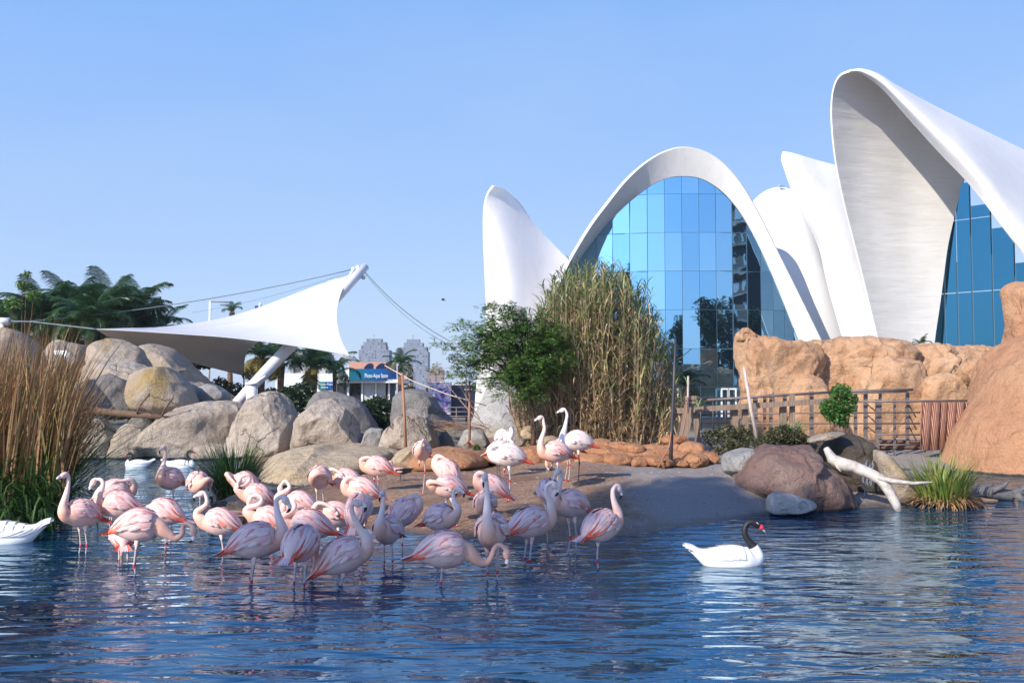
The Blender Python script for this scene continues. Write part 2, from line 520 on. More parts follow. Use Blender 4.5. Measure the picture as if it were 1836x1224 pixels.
M['bright'] = leaf_mat('bright_green_leaves', [(0.03, 0.11, 0.01), (0.05, 0.16, 0.015), (0.09, 0.22, 0.03)])
M['iris'] = leaf_mat('yellow_green_blades', [(0.10, 0.17, 0.02), (0.16, 0.24, 0.03), (0.24, 0.29, 0.05), (0.30, 0.27, 0.08)])
M['cane'] = leaf_mat('reed_canes', [(0.20, 0.11, 0.07), (0.30, 0.19, 0.11), (0.38, 0.27, 0.16)], trans=0.0)
# ================================================================== terrain and pond
def G(px, py):
    p = gr(px, py); return (p.x, p.y)


POND = [(-16, 4.2), (-13, 10), (-9.6, 12.8), (-8.2, 16), G(95, 900), G(120, 850), G(148, 823), G(250, 821), G(430, 823),
        G(462, 845), G(470, 866), G(565, 871), G(480, 879), G(395, 884), G(378, 905), G(398, 934), G(480, 938), G(600, 944),
        G(700, 950), G(760, 957), G(825, 962), G(900, 971), G(980, 972), G(1060, 966), G(1110, 960), G(1180, 950),
        G(1250, 942), G(1310, 932), G(1375, 922), G(1440, 917), G(1530, 911), G(1640, 904), G(1685, 880), G(1688, 846),
        G(1836, 842), (24, 25), (40, 22), (40, 4.2)]


def pond_sd(X, Y):
    X = np.asarray(X, float); Y = np.asarray(Y, float)
    d = np.full(X.shape, 1e9); inside = np.zeros(X.shape, bool)
    n = len(POND)
    for i in range(n):
        ax, ay = POND[i]; bx, by = POND[(i + 1) % n]
        ex, ey = bx - ax, by - ay
        t = np.clip(((X - ax) * ex + (Y - ay) * ey) / (ex * ex + ey * ey), 0, 1)
        d = np.minimum(d, np.hypot(X - ax - t * ex, Y - ay - t * ey))
        c = ((ay > Y) != (by > Y)) & (X < (bx - ax) * (Y - ay) / ((by - ay) if by != ay else 1e-9) + ax)
        inside ^= c
    return np.where(inside, -d, d)      # positive on land


def vnoise(X, Y, s, seed=0):
    X = np.asarray(X) * s + seed * 17.3; Y = np.asarray(Y) * s + seed * 9.1
    xi = np.floor(X).astype(int); yi = np.floor(Y).astype(int)
    fx = X - xi; fy = Y - yi
    fx = fx * fx * (3 - 2 * fx); fy = fy * fy * (3 - 2 * fy)
    def hsh(a, b):
        v = np.sin(a * 127.1 + b * 311.7) * 43758.5453
        return v - np.floor(v)
    return (hsh(xi, yi) * (1 - fx) + hsh(xi + 1, yi) * fx) * (1 - fy) + (hsh(xi, yi + 1) * (1 - fx) + hsh(xi + 1, yi + 1) * fx) * fy


def height(X, Y):
    X = np.asarray(X, float); Y = np.asarray(Y, float)
    d = pond_sd(X, Y)
    n = vnoise(X, Y, 0.5, 1) - 0.5
    n2 = vnoise(X, Y, 1.7, 2) - 0.5
    land = 0.50 * (1 - np.exp(-np.maximum(d, 0) / 3.6)) + np.minimum(np.maximum(d, 0), 1.5) / 1.5 * (n * 0.16 + n2 * 0.05)
    land = land + 0.012 + np.clip(d, 0, 0.6) / 0.6 * (0.035 * (vnoise(X, Y, 3.6, 5) - 0.5) + 0.02 * (vnoise(X, Y, 8.0, 6) - 0.5))
    # smooth raised rock slab at the right end of the bank
    land = land + 0.26 * np.exp(-((X - 3.1) / 2.0) ** 2 - ((Y - 17.2) / 1.9) ** 2) * np.clip(d / 0.7, 0, 1)
    bed = -0.55 * (1 - np.exp(np.minimum(d, 0) / 0.9))
    return np.where(d > 0, land, bed)


def hz(x, y):
    return float(height(np.array([x]), np.array([y]))[0])


def ground_hit(px, py):
    d = ray(px, py)
    ys = np.arange(5.0, 60.0, 0.04)
    xs = d.x / d.y * ys
    zr = CAM_H + d.z / d.y * ys
    h = np.maximum(height(xs, ys), 0.0)
    k = np.nonzero(zr <= h)[0]
    i = int(k[0]) if len(k) else len(ys) - 1
    return Vector((xs[i], ys[i], max(h[i], 0.0)))


def axis(lo, hi, step, far, grow=1.22):
    a = list(np.arange(lo, hi + 1e-6, step))
    s = step; v = hi
    while v < far:
        s *= grow; v += s; a.append(v)
    s = step; v = lo; b = []
    while v > -far:
        s *= grow; v -= s; b.append(v)
    return np.array(b[::-1] + a)


ax_ = axis(-14, 16, 0.13, 1400); ay_ = axis(9, 34, 0.13, 1400)
GX, GY = np.meshgrid(ax_, ay_)
GZ = height(GX, GY)
far = np.hypot(GX, GY)
nx, ny = len(ax_), len(ay_)
verts = np.stack([GX.ravel(), GY.ravel(), GZ.ravel()], 1)
idx = np.arange(nx * ny).reshape(ny, nx)
quads = np.stack([idx[:-1, :-1].ravel(), idx[:-1, 1:].ravel(), idx[1:, 1:].ravel(), idx[1:, :-1].ravel()], 1)
me = bpy.data.meshes.new('ground')
me.vertices.add(len(verts)); me.vertices.foreach_set('co', verts.ravel())
me.loops.add(quads.size); me.loops.foreach_set('vertex_index', quads.ravel())
me.polygons.add(len(quads)); me.polygons.foreach_set('loop_start', np.arange(0, quads.size, 4)); me.polygons.foreach_set('loop_total', np.full(len(quads), 4))
me.polygons.foreach_set('use_smooth', np.ones(len(quads), bool))
me.update(calc_edges=True); me.materials.append(M['mud'])
ground = bpy.data.objects.new('ground', me); col.objects.link(ground); tag(ground, kind='structure')

mb = MB()
mb.add([(-60, 3.0, 0), (60, 3.0, 0), (60, 36, 0), (-60, 36, 0)], [(0, 1, 2, 3)])
tag(mb.build('water', M['water']), kind='structure')


# ================================================================== patches (loft between edge curves given as px, py, depth)
def coons(bottom, top, left, right, nu=24, nv=24, bulge=0.0):
    """each edge: list of (px,py,Y); bottom/top run left->right, left/right run bottom->top."""
    def cur(e, n): return [np.array(at(*q)) for q in catmull(e, n)]
    B, T_, L, Rr = cur(bottom, nu), cur(top, nu), cur(left, nv), cur(right, nv)
    P = []
    for j in range(nv):
        v = j / (nv - 1)
        for i in range(nu):
            u = i / (nu - 1)
            p = (1 - v) * B[i] + v * T_[i] + (1 - u) * L[j] + u * Rr[j] - ((1 - u) * (1 - v) * B[0] + u * (1 - v) * B[-1] + (1 - u) * v * T_[0] + u * v * T_[-1])
            p = p + np.array([0, -bulge * 16 * u * (1 - u) * v * (1 - v), 0])
            P.append(p)
    F = [(j * nu + i, j * nu + i + 1, (j + 1) * nu + i + 1, (j + 1) * nu + i) for j in range(nv - 1) for i in range(nu - 1)]
    return P, F


def loft(curves, n=60):
    """curves: lists of (px,py,Y), lofted in order"""
    rows = [[np.array(at(*q)) for q in catmull(c, n)] for c in curves]
    P = [p for r in rows for p in r]
    F = [(j * n + i, j * n + i + 1, (j + 1) * n + i + 1, (j + 1) * n + i) for j in range(len(rows) - 1) for i in range(n - 1)]
    return P, F


def sheet(name, PF, mat, parent, th=0.12, offset=0.0):
    mb = MB(); mb.add(PF[0], PF[1])
    o = mb.build(name, mat, parent)
    md = o.modifiers.new('thick', 'SOLIDIFY'); md.thickness = th; md.offset = offset
    es = o.modifiers.new('crisp', 'EDGE_SPLIT'); es.split_angle = R(40)
    return o


pav = empty('shell_pavilion', (8, 50, 0), 'white pavilion of pointed concrete shell vaults with blue mirror glass fronts', 'building')
P0 = (8, 50, 0)


def into(o, root):
    o.matrix_parent_inverse = Matrix.Translation(-Vector(root.location))
    return o


def fdepth(px):
    return 50.0 + max(0.0, (px - 1225) / 215.0) ** 3 * 1.1 + max(0.0, (1225 - px) / 215.0) ** 2 * 1.5


INNER = [(930, 700), (952, 640), (975, 575), (1000, 522), (1025, 483), (1042, 457), (1070, 420), (1100, 386), (1131, 357), (1163, 333), (1194, 318), (1225, 314),
         (1256, 318), (1286, 334), (1310, 356), (1331, 383), (1352, 419), (1374, 464), (1396, 515), (1420, 575), (1440, 625), (1462, 690)]
OUTER = [(893, 700, 42), (915, 660, 44), (945, 610, 46), (975, 555, 47.4), (1003, 503, 48.2), (1022, 464, 48.7), (1057, 406, 49.0), (1090, 362, 49.1), (1120, 325, 49.2), (1150, 297, 49.3), (1180, 277, 49.3),
         (1205, 267, 49.3), (1222, 264, 49.3), (1245, 266, 49.3), (1272, 275, 49.35), (1302, 297, 49.4), (1332, 333, 49.5), (1362, 385, 49.7), (1391, 443, 49.9), (1421, 503, 50.1), (1450, 562, 50.3), (1478, 620, 50.4), (1512, 690, 50.5)]
inner3 = [(x, y, fdepth(x) - 0.05) for x, y in INNER]
back3 = [(x * 0.80 + 1225 * 0.20, y * 0.80 + 705 * 0.20, 62.0) for x, y in INNER]
mid3 = []
for k in range(60):
    pass
ro = catmull(OUTER, 60); ri = catmull(inner3, 60)
midc = [tuple((a + b) / 2 + np.array([0, 0.0, 0])) for k, (a, b) in enumerate(zip(ro, ri))]
front = sheet('front_vault', loft([OUTER, midc, inner3, back3], 90), M['white_shell'], pav, 0.14)
into(front, pav)

# facade panels of the front vault -------------------------------------------------
inner_fine = [(p[0], p[1]) for p in catmull(INNER, 200)]


def curve_y(x):
    for (x0, y0), (x1, y1) in zip(inner_fine, inner_fine[1:]):
        if x0 <= x <= x1:
            return y0 + (y1 - y0) * (x - x0) / (x1 - x0 + 1e-9)
    return 720.0


colsx = [945, 975, 1007, 1039, 1070, 1100, 1131, 1163, 1194, 1225, 1256, 1286, 1316, 1342, 1366, 1388, 1408, 1424, 1442, 1458]
rowy = [770, 694, 625, 555, 486, 417, 348, 285]
def zrow(y): return CAM_H + (at(1225, y, 50).z - CAM_H)
rowz = [zrow(y) for y in rowy]
rnd = random.Random(5)
gap = 0.02
mull = MB()
for i in range(len(colsx) - 1):
    xa, xb = colsx[i], colsx[i + 1]
    A = at(xa, 705, fdepth(xa)); B = at(xb, 705, fdepth(xb))
    tdir = (B - A); tdir.z = 0; L = tdir.length; tdir.normalize()
    nrm = Vector((tdir.y, -tdir.x, 0))
    tilt = rnd.uniform(-0.012, 0.012)
    for j in range(len(rowz) - 1):
        z0, z1 = rowz[j] + gap / 2, rowz[j + 1] - gap / 2
        bot, top = [], []
        for k in range(7):
            f = (gap / 2 + (L - gap) * k / 6) / L
            p = A.lerp(B, f)
            px = xa + (xb - xa) * f
            zc = at(px, curve_y(px), p.y).z
            top.append((p, min(z1, zc)))
        if max(z for _, z in top) < z0 + 0.05: continue
        base = [(p, z0) for p, z in top if z > z0 + 0.01]
        tt = [(p, z) for p, z in top if z > z0 + 0.01]
        if len(tt) < 2: continue
        vs = []
        tj = tilt + rnd.uniform(-0.006, 0.006); tv = rnd.uniform(-0.006, 0.006)
        for p, z in base + tt[::-1]:
            off = (p - A).dot(tdir) * tj + (z - z0) * tv
            q = Vector((p.x, p.y, z)) + nrm * (off + 0.02)
            vs.append(q - pav.location)
        nb = len(vs)
        back = [v - nrm * 0.03 for v in vs]
        m2 = MB()
        fs = [tuple(range(nb)), tuple(reversed(range(nb, 2 * nb)))] + [(k, k + nb, (k + 1) % nb + nb, (k + 1) % nb) for k in range(nb)]
        m2.add(vs + back, fs)
        m2.build('glass_panel', M['facade_glass'] if rnd.random() < 0.6 else M['facade_glass_b'], pav, smooth=False)
    ztop = at(xa, curve_y(xa), A.y).z - 0.05
    if ztop > 0.6:
        mull.beam(A - pav.location + Vector((0, 0, 0.3 - A.z)), A - pav.location + Vector((0, 0, ztop - A.z)), 0.035, 0.05)
for j, z in enumerate(rowz[1:-1]):
    for i in range(len(colsx) - 1):
        xa, xb = colsx[i], colsx[i + 1]
        A = at(xa, 705, fdepth(xa)); B = at(xb, 705, fdepth(xb))
        za = at(xa, curve_y(xa), A.y).z; zb = at(xb, curve_y(xb), B.y).z
        if za > z and zb > z:
            mull.beam(Vector((A.x, A.y + 0.003, z)) - pav.location, Vector((B.x, B.y + 0.003, z)) - pav.location, 0.04, 0.05)
mull.build('mullions', M['mullion'], pav, smooth=False)
for dx in (1300, 1313, 1196, 1209):
    dm = MB()
    a = at(dx, 697, 49.4) - pav.location
    w_ = 0.34; zt = a.z; zb = 0.45
    for sx in (-w_ / 2, w_ / 2):
        dm.box((a.x + sx, a.y, (zt + zb) / 2), 0.06, 0.06, zt - zb)
    dm.box((a.x, a.y, zt), w_ + 0.06, 0.065, 0.07)
    dm.box((a.x, a.y, zt - 0.45), w_ - 0.06, 0.065, 0.05)
    dm.box((a.x, a.y, zb + 0.15), w_ - 0.06, 0.065, 0.25)
    dm.build('door_frame', M['white_metal'], pav, smooth=False)

# left wing of the pavilion (rounded pointed lobe)
lw = coons(bottom=[(852, 745, 52), (890, 740, 51), (940, 735, 52)],
           top=[(884, 333, 53), (905, 341, 54), (925, 362, 54.7), (945, 388, 55.2), (965, 412, 55.6), (990, 438, 56), (1035, 484, 56.5)],
           left=[(852, 745, 52), (856, 690, 52), (866, 620, 52), (873, 560, 52), (871, 500, 52.2), (868, 430, 52.5), (868, 380, 52.8), (873, 350, 53), (884, 333, 53)],
           right=[(940, 735, 52), (970, 650, 53), (1005, 570, 55), (1035, 484, 56.5)], nu=26, nv=40, bulge=1.3)
into(sheet('left_vault', lw, M['white_shell'], pav, 0.14), pav)
lw2 = coons(bottom=[(852, 745, 52), (880, 742, 57), (920, 735, 60)],
            top=[(884, 333, 53), (900, 338, 58), (930, 362, 62), (965, 412, 64), (1035, 484, 66)],
            left=[(852, 745, 52), (856, 690, 52), (866, 620, 52), (873, 560, 52), (871, 500, 52.2), (868, 430, 52.5), (868, 380, 52.8), (873, 350, 53), (884, 333, 53)],
            right=[(920, 735, 60), (960, 650, 61), (1000, 570, 64), (1035, 484, 66)], nu=16, nv=30)
lw2 = ([p + np.array([0, 0.16, 0]) for p in lw2[0]], lw2[1])
into(sheet('left_vault', lw2, M['white_shell'], pav, 0.12), pav)

# small rear lobe
sl = coons(bottom=[(1400, 700, 53), (1470, 700, 53), (1545, 700, 53)],
           top=[(1340, 375, 56), (1358, 354, 56), (1378, 341, 56), (1400, 337, 56), (1425, 345, 56), (1448, 372, 56), (1475, 430, 56)],
           left=[(1400, 700, 53), (1385, 600, 53.5), (1360, 480, 55), (1340, 375, 56)],
           right=[(1545, 700, 53), (1522, 610, 53.2), (1500, 530, 54), (1475, 430, 56)], nu=24, nv=30, bulge=0.8)
into(sheet('rear_vault', sl, M['white_shell'], pav, 0.14), pav)
# second lobe
s2 = coons(bottom=[(1535, 690, 50), (1570, 690, 49.5), (1610, 690, 49)],
           top=[(1403, 272, 52), (1425, 277, 52), (1465, 289, 52.5), (1510, 302, 53), (1570, 330, 54)],
           left=[(1535, 690, 50), (1511, 603, 50.3), (1486, 515, 50.8), (1470, 445, 51.2), (1445, 390, 51.5), (1421, 341, 51.8), (1406, 300, 52), (1401, 284, 52), (1403, 272, 52)],
           right=[(1610, 690, 49), (1595, 600, 50), (1580, 450, 52), (1570, 330, 54)], nu=24, nv=34, bulge=0.5)
into(sheet('middle_vault', s2, M['white_shell'], pav, 0.14), pav)

# large vault
RIM_FAR = [(1596, 690, 46.7), (1573, 605, 46.4), (1548, 503, 46), (1530, 432, 45.7), (1512, 360, 45.3), (1498, 290, 44.8), (1491, 225, 44.3), (1491, 180, 43.9), (1497, 150, 43.5), (1508, 134, 43.2), (1525, 127, 43)]
JUNC = [(1668, 690, 47.35), (1675, 612, 47.30), (1684, 550, 47.25), (1692, 490, 47.15), (1699, 440, 47.05), (1710, 390, 46.95), (1720, 350, 46.85), (1731, 312, 46.75), (1738, 270, 46.65), (1745, 235, 46.45)]
int_ = coons(bottom=[(1596, 690, 46.7), (1632, 690, 47.0), (1668, 690, 47.35)],
             top=[(1525, 127, 43), (1560, 133, 43.8), (1600, 152, 44.6), (1660, 190, 45.6), (1745, 235, 46.45)],
             left=RIM_FAR, right=JUNC, nu=40, nv=60, bulge=-0.25)
into(sheet('large_vault_inner_wing', int_, M['board'], pav, 0.10), pav)
ext = coons(bottom=[(1525, 127, 43), (1545, 131, 42.7), (1582, 157, 42.3), (1622, 202, 42), (1662, 247, 41.7), (1700, 288, 41.4), (1728, 317, 41.2), (1762, 358, 41), (1800, 411, 40.8), (1836, 457, 40.6), (1885, 530, 40.4), (1960, 640, 40.2), (2005, 720, 40)],
            top=[(1525, 127, 43), (1560, 132, 43.8), (1600, 151, 44.6), (1660, 184, 45.8), (1730, 219, 47), (1836, 271, 49.5), (1950, 328, 52), (2110, 405, 56)],
            left=[(1525, 127, 43), (1525, 127, 43), (1525, 127, 43)],
            right=[(2005, 720, 40), (2050, 620, 43), (2085, 500, 49), (2110, 405, 56)], nu=60, nv=30, bulge=1.0)
into(sheet('large_vault_outer_wing', ext, M['white_shell'], pav, 0.11), pav)
# glazing of the large vault
JF = [(p[0], p[1]) for p in catmull(JUNC, 120)]


def ldepth(px): return 47.8 - (px - 1675) / 161.0 * 3.0
def junc_x(y):
    for (x0, y0), (x1, y1) in zip(JF, JF[1:]):
        if y1 <= y <= y0: return x0 + (x1 - x0) * (y - y0) / (y1 - y0 + 1e-9)
    return 1745 if y < 300 else 1668
LR = [(1700, 265), (1728, 300), (1762, 340), (1800, 392), (1836, 438), (1885, 510), (1960, 620)]
def near_y(x):
    for (x0, y0), (x1, y1) in zip(LR, LR[1:]):
        if x0 <= x <= x1: return y0 + (y1 - y0) * (x - x0) / (x1 - x0)
    return 265
lcols = [1669, 1698, 1721, 1748, 1785, 1826, 1868, 1912]
zb_ = [at(1748, y, ldepth(1748)).z for y in (740, 654, 523, 392, 261)]
for i in range(len(lcols) - 1):
    xa, xb = lcols[i], lcols[i + 1]
    A = at(xa, 705, ldepth(xa)); B = at(xb, 705, ldepth(xb))
    tdir = (B - A); tdir.z = 0; L = tdir.length; tdir.normalize(); nrm = Vector((tdir.y, -tdir.x, 0))
    for j in range(4):
        z0, z1 = zb_[j] + 0.02, zb_[j + 1] - 0.02
        rows = []
        for k in range(7):
            z = z0 + (z1 - z0) * k / 6
            Yd = (A.y + B.y) / 2
            pyk = 612 - 1  # find py of this height
            lo, hi = 0.0, 1000.0
            for _ in range(30):
                m_ = (lo + hi) / 2
                if at(xa, m_, Yd).z > z: lo = m_
                else: hi = m_
            pyk = lo
            if pyk < near_y((xa + xb) / 2): break
            jx = junc_x(pyk)
            f0 = max(0.02 / L, (jx - xa) / (xb - xa)) + 0.0
            f1 = 1 - 0.02 / L
            if f0 >= f1: continue
            rows.append((A.lerp(B, f0), A.lerp(B, f1), z))
        if len(rows) < 2: continue
        vs = [Vector((a.x, a.y, z)) - pav.location for a, b, z in rows] + [Vector((b.x, b.y, z)) - pav.location for a, b, z in rows][::-1]
        nb = len(vs); m2 = MB()
        vs = vs[::-1]
        m2.add(vs + [v - nrm * 0.03 for v in vs], [tuple(range(nb)), tuple(reversed(range(nb, 2 * nb)))] + [(k, k + nb, (k + 1) % nb + nb, (k + 1) % nb) for k in range(nb)])
        m2.build('glass_panel', M['facade_glass_dark_refl'], pav, smooth=False)
m2 = MB()
for x in lcols[1:]:
    A = at(x, 705, ldepth(x) - 0.02)
    m2.beam(Vector((A.x, A.y + .05, 0.3)) - pav.location, Vector((A.x, A.y + .05, at(x, max(near_y(x), 300 if x > 1740 else 470), A.y).z)) - pav.location, 0.05, 0.05)
m2.build('mullions', M['mullion'], pav, smooth=False)

# concrete foot of the valley between two vaults
ft = MB()
prof = [(925, 560, 20, 41), (918, 620, 24, 39.5), (914, 665, 30, 38), (910, 700, 38, 36.5), (904, 735, 48, 35.5), (899, 765, 56, 34.8), (893, 800, 66, 34.2)]
pts, rad = [], []
for cx_, y, hw, Y in catmull(prof, 16):
    p = at(cx_, y, Y); q = at(cx_ + hw, y, Y)
    pts.append(p - pav.location); rad.append((q.x - p.x, (q.x - p.x) * 0.8))
ft.tube(pts, [(b, a) for a, b in rad], 28)
M['foot'] = rock_mat('rough_concrete', (0.42, 0.39, 0.35), (0.50, 0.47, 0.42), (0.54, 0.51, 0.46), crack=0.3)
ft.build('concrete_foot', M['foot'], pav)
# ================================================================== rocks
M['boulder_pale'] = rock_mat('pale_slab_stone', (0.42, 0.37, 0.32), (0.52, 0.47, 0.42), (0.58, 0.54, 0.49))
def ico(sub):
    import bmesh
    bm = bmesh.new(); bmesh.ops.create_icosphere(bm, subdivisions=sub, radius=1)
    v = np.array([tuple(x.co) for x in bm.verts]); f = [tuple(x.index for x in fc.verts) for fc in bm.faces]
    bm.free(); return v, f


ICO = {s: ico(s) for s in (3, 4, 5, 6)}


def rock(name, mat, outline, Y, D, label=None, cat='boulder', group=None, sub=5, seed=0, rough=0.035, pw=0.72, dy=0.0, parent=None, lump=0.10, kind=None, facets=0.018, planes=14, chip=0.92, zs=0.6):
    """rounded boulder whose silhouette seen from the pond follows `outline` (px,py) at depth Y; D = half depth"""
    pts = [at(x, y, Y) for x, y in outline]
    cx = (min(p.x for p in pts) + max(p.x for p in pts)) / 2; cz = (min(p.z for p in pts) + max(p.z for p in pts)) / 2
    # densify with a closed catmull
    P = [np.array((p.x - cx, p.z - cz)) for p in pts]; n = len(P); dense = []
    for i in range(n):
        a, b, c, d = P[i - 1], P[i], P[(i + 1) % n], P[(i + 2) % n]
        for k in range(8):
            f = k / 8
            dense.append(0.5 * ((2 * b) + (c - a) * f + (2 * a - 5 * b + 4 * c - d) * f * f + (-a + 3 * b - 3 * c + d) * f ** 3))
    ang = np.array([math.atan2(q[1], q[0]) for q in dense]); rr = np.array([math.hypot(*q) for q in dense])
    o = np.argsort(ang); ang, rr = ang[o], rr[o]
    ang = np.concatenate([ang - 2 * math.pi, ang, ang + 2 * math.pi]); rr = np.concatenate([rr, rr, rr])
    V, F = ICO[sub]
    # chip flat faces off the rounded form so it reads as stone
    V = V.copy(); pr = random.Random(seed * 7 + 3)
    for _ in range(planes):
        n_ = np.array([pr.gauss(0, 0.8), -abs(pr.gauss(0.55, 0.5)) if pr.random() < 0.85 else 0.6, pr.gauss(0.15 if zs > 0.3 else -0.1, zs)]); n_ /= np.linalg.norm(n_)
        dd = V @ n_ - pr.uniform(0.70, 0.90)
        V = V - np.outer(np.maximum(dd, 0) * chip, n_)
    N0 = V / np.linalg.norm(V, axis=1)[:, None]
    a = np.arctan2(V[:, 2], V[:, 0]); r = np.hypot(V[:, 0], V[:, 2])
    Rr = np.interp(a, ang, rr)
    q = np.power(r, pw)
    X = Rr * q * np.cos(a); Z = Rr * q * np.sin(a)
    yy = V[:, 1]; Yv = np.sign(yy) * np.power(np.abs(yy), 0.85) * D
    pos = np.stack([X, Yv, Z], 1)
    size = (rr.mean() + D) / 2
    out = []
    for (x, y, z), nrm in zip(pos, N0):
        p = Vector((x + seed * 3.1, y + seed * 1.7, z))
        edge = 1.0 - abs(nrm[1])            # keep the silhouette, roughen faces
        n1 = mnoise.noise(p * (1.1 / size)) * lump
        cell = mnoise.voronoi(p * (1.35 / size), distance_metric='DISTANCE')[0]
        cr = min(1.0, (cell[1] - cell[0]) * 7.0)
        n2 = mnoise.fractal(p * (3.2 / size), 1.0, 2.1, 4) * rough
        k = size * ((n1 * (1 - 0.7 * edge)) + n2 * (1 - 0.35 * edge) - (1 - cr) * facets * (1 - 0.55 * edge))
        d = Vector((nrm[0], nrm[1], nrm[2]))
        out.append((x + d.x * k, y + d.y * k + dy, z + d.z * k))
    mb = MB(); mb.add(out, F)
    o = mb.build(name, mat, parent)
    o.location = (cx, Y, cz) if parent is None else Vector((cx, Y, cz)) - Vector(parent.location)
    if label: tag(o, label, cat, group)
    if kind: tag(o, kind=kind)
    return o


GB = 'pale boulders along the far bank'
B = rock
B('boulder', M['boulder'], [(84, 640), (92, 618), (108, 609), (132, 611), (158, 624), (165, 660), (120, 690), (90, 680)], 34, 1.0, 'flat topped tan boulder with a floodlight, leftmost behind the brown reeds', group=GB, seed=1)
B('boulder', M['boulder_lichen'], [(152, 660), (160, 628), (178, 611), (205, 607), (232, 615), (256, 634), (272, 660), (262, 720), (190, 735), (155, 710)], 33.4, 1.2, 'domed ochre boulder right under the pointed tip of the white canopy', group=GB, seed=2)
B('boulder', M['boulder'], [(140, 690), (150, 650), (180, 638), (215, 640), (252, 652), (280, 664), (270, 720), (200, 740), (150, 735)], 32.4, 1.1, 'smooth whitish boulder between the domed ochre one and the shaded block', group=GB, seed=3)
B('boulder', M['boulder_dark_and_shaded'], [(148, 740), (152, 700), (166, 678), (187, 668), (212, 672), (235, 690), (246, 725), (246, 745), (200, 752)], 31.2, 0.9, 'blue grey shaded block above the fallen branch', group=GB, seed=4)
B('boulder', M['boulder_lichen'], [(228, 700), (234, 672), (252, 656), (280, 652), (312, 664), (332, 682), (345, 705), (352, 735), (320, 748), (260, 744), (240, 728)], 31.4, 1.2, 'big squarish boulder with a yellow lichen patch below the canopy', group=GB, seed=5, pw=0.65)
B('boulder', M['boulder_lichen'], [(238, 650), (250, 624), (278, 616), (310, 628), (335, 655), (365, 680), (400, 700), (425, 735), (330, 770), (245, 720)], 36.5, 1.8, 'brown boulder mass in the shade beneath the canopy', group=GB, seed=6)
B('boulder', M['boulder_grey'], [(347, 716), (352, 695), (372, 687), (394, 692), (412, 706), (408, 722), (370, 726)], 33, 0.6, 'small grey rock with a dark shrub left of the leaning mast', group=GB, seed=7, sub=4)
B('boulder', M['boulder'], [(206, 828), (236, 790), (262, 765), (296, 742), (335, 722), (372, 712), (408, 714), (432, 730), (436, 780), (430, 828), (320, 834)], 30.6, 1.6, 'long sloping pale slab rising from the water behind the two swans', group=GB, seed=8, sub=6)
B('boulder', M['boulder'], [(140, 830), (144, 785), (152, 752), (172, 744), (193, 752), (206, 774), (212, 830), (175, 836)], 30.0, 0.7, 'upright pale waterside rock next to the brown reeds', group=GB, seed=9)
B('boulder', M['boulder'], [(196, 828), (202, 782), (216, 760), (240, 757), (258, 772), (262, 800), (250, 830), (220, 834)], 29.8, 0.6, 'low rounded waterside rock at the foot of the long slab', group=GB, seed=10)
B('boulder', M['boulder_dark_and_shaded'], [(226, 770), (238, 746), (256, 742), (276, 750), (284, 772), (262, 790)], 31.0, 0.5, 'small bluish rock under the fallen branch', group=GB, seed=11, sub=4)
B('boulder', M['boulder'], [(338, 826), (344, 806), (360, 795), (384, 793), (402, 800), (408, 826), (370, 830)], 29.4, 0.5, 'little white rock at the waterline behind the rush tuft', group=GB, seed=12, sub=4)
B('boulder', M['boulder'], [(408, 830), (412, 780), (424, 740), (444, 716), (468, 704), (492, 701), (512, 712), (530, 738), (538, 775), (534, 820), (470, 832)], 30.0, 1.3, 'tall boulder with a dark cleft down its right side behind the rush tuft', group=GB, seed=13, sub=6, facets=0.028)
B('boulder', M['boulder_dark_and_shaded'], [(532, 790), (536, 745), (550, 716), (575, 702), (604, 700), (634, 712), (660, 738), (682, 775), (694, 812), (600, 815)], 31.4, 1.2, 'wide shaded boulder behind the peaked one', group=GB, seed=14)
B('boulder', M['boulder'], [(522, 812), (525, 770), (536, 744), (556, 726), (580, 715), (598, 711), (614, 722), (634, 740), (642, 765), (644, 812), (580, 818)], 28.6, 1.25, 'peaked pale boulder in the middle of the boulder row', group=GB, seed=15, sub=6, facets=0.022)
B('boulder', M['boulder_grey'], [(646, 810), (649, 780), (656, 769), (675, 766), (690, 770), (688, 790), (682, 810)], 28.3, 0.5, 'small squarish block between two large boulders', group=GB, seed=16, sub=4, pw=0.6)
B('boulder', M['boulder_dark_and_shaded'], [(696, 760), (700, 712), (712, 692), (735, 686), (758, 692), (776, 708), (796, 735), (818, 760), (826, 800), (740, 815)], 31.0, 1.2, 'large dark grey boulder below the shop sign behind the round boulder', group=GB, seed=17)
B('boulder', M['boulder'], [(678, 812), (684, 782), (696, 758), (712, 740), (735, 733), (758, 738), (776, 756), (788, 782), (790, 810), (735, 818)], 27.6, 1.1, 'round light boulder right behind the one legged flamingo', group=GB, seed=18, sub=6, facets=0.022)
B('boulder', M['boulder_dark_and_shaded'], [(780, 806), (784, 778), (800, 764), (822, 762), (842, 776), (858, 800), (820, 812)], 28.6, 0.7, 'low bluish rocks right of the round boulder', group=GB, seed=19)
B('boulder', M['boulder_grey'], [(818, 800), (826, 778), (845, 766), (866, 770), (880, 800), (850, 808)], 27.5, 0.5, 'grey rock at the base of the concrete foot', group=GB, seed=20, sub=4)
B('boulder', M['boulder_lichen'], [(-60, 700), (-50, 612), (-10, 590), (20, 590), (46, 608), (62, 640), (70, 720), (0, 760)], 29, 1.6, 'ochre boulder behind the brown reeds at the left edge', group=GB, seed=26)
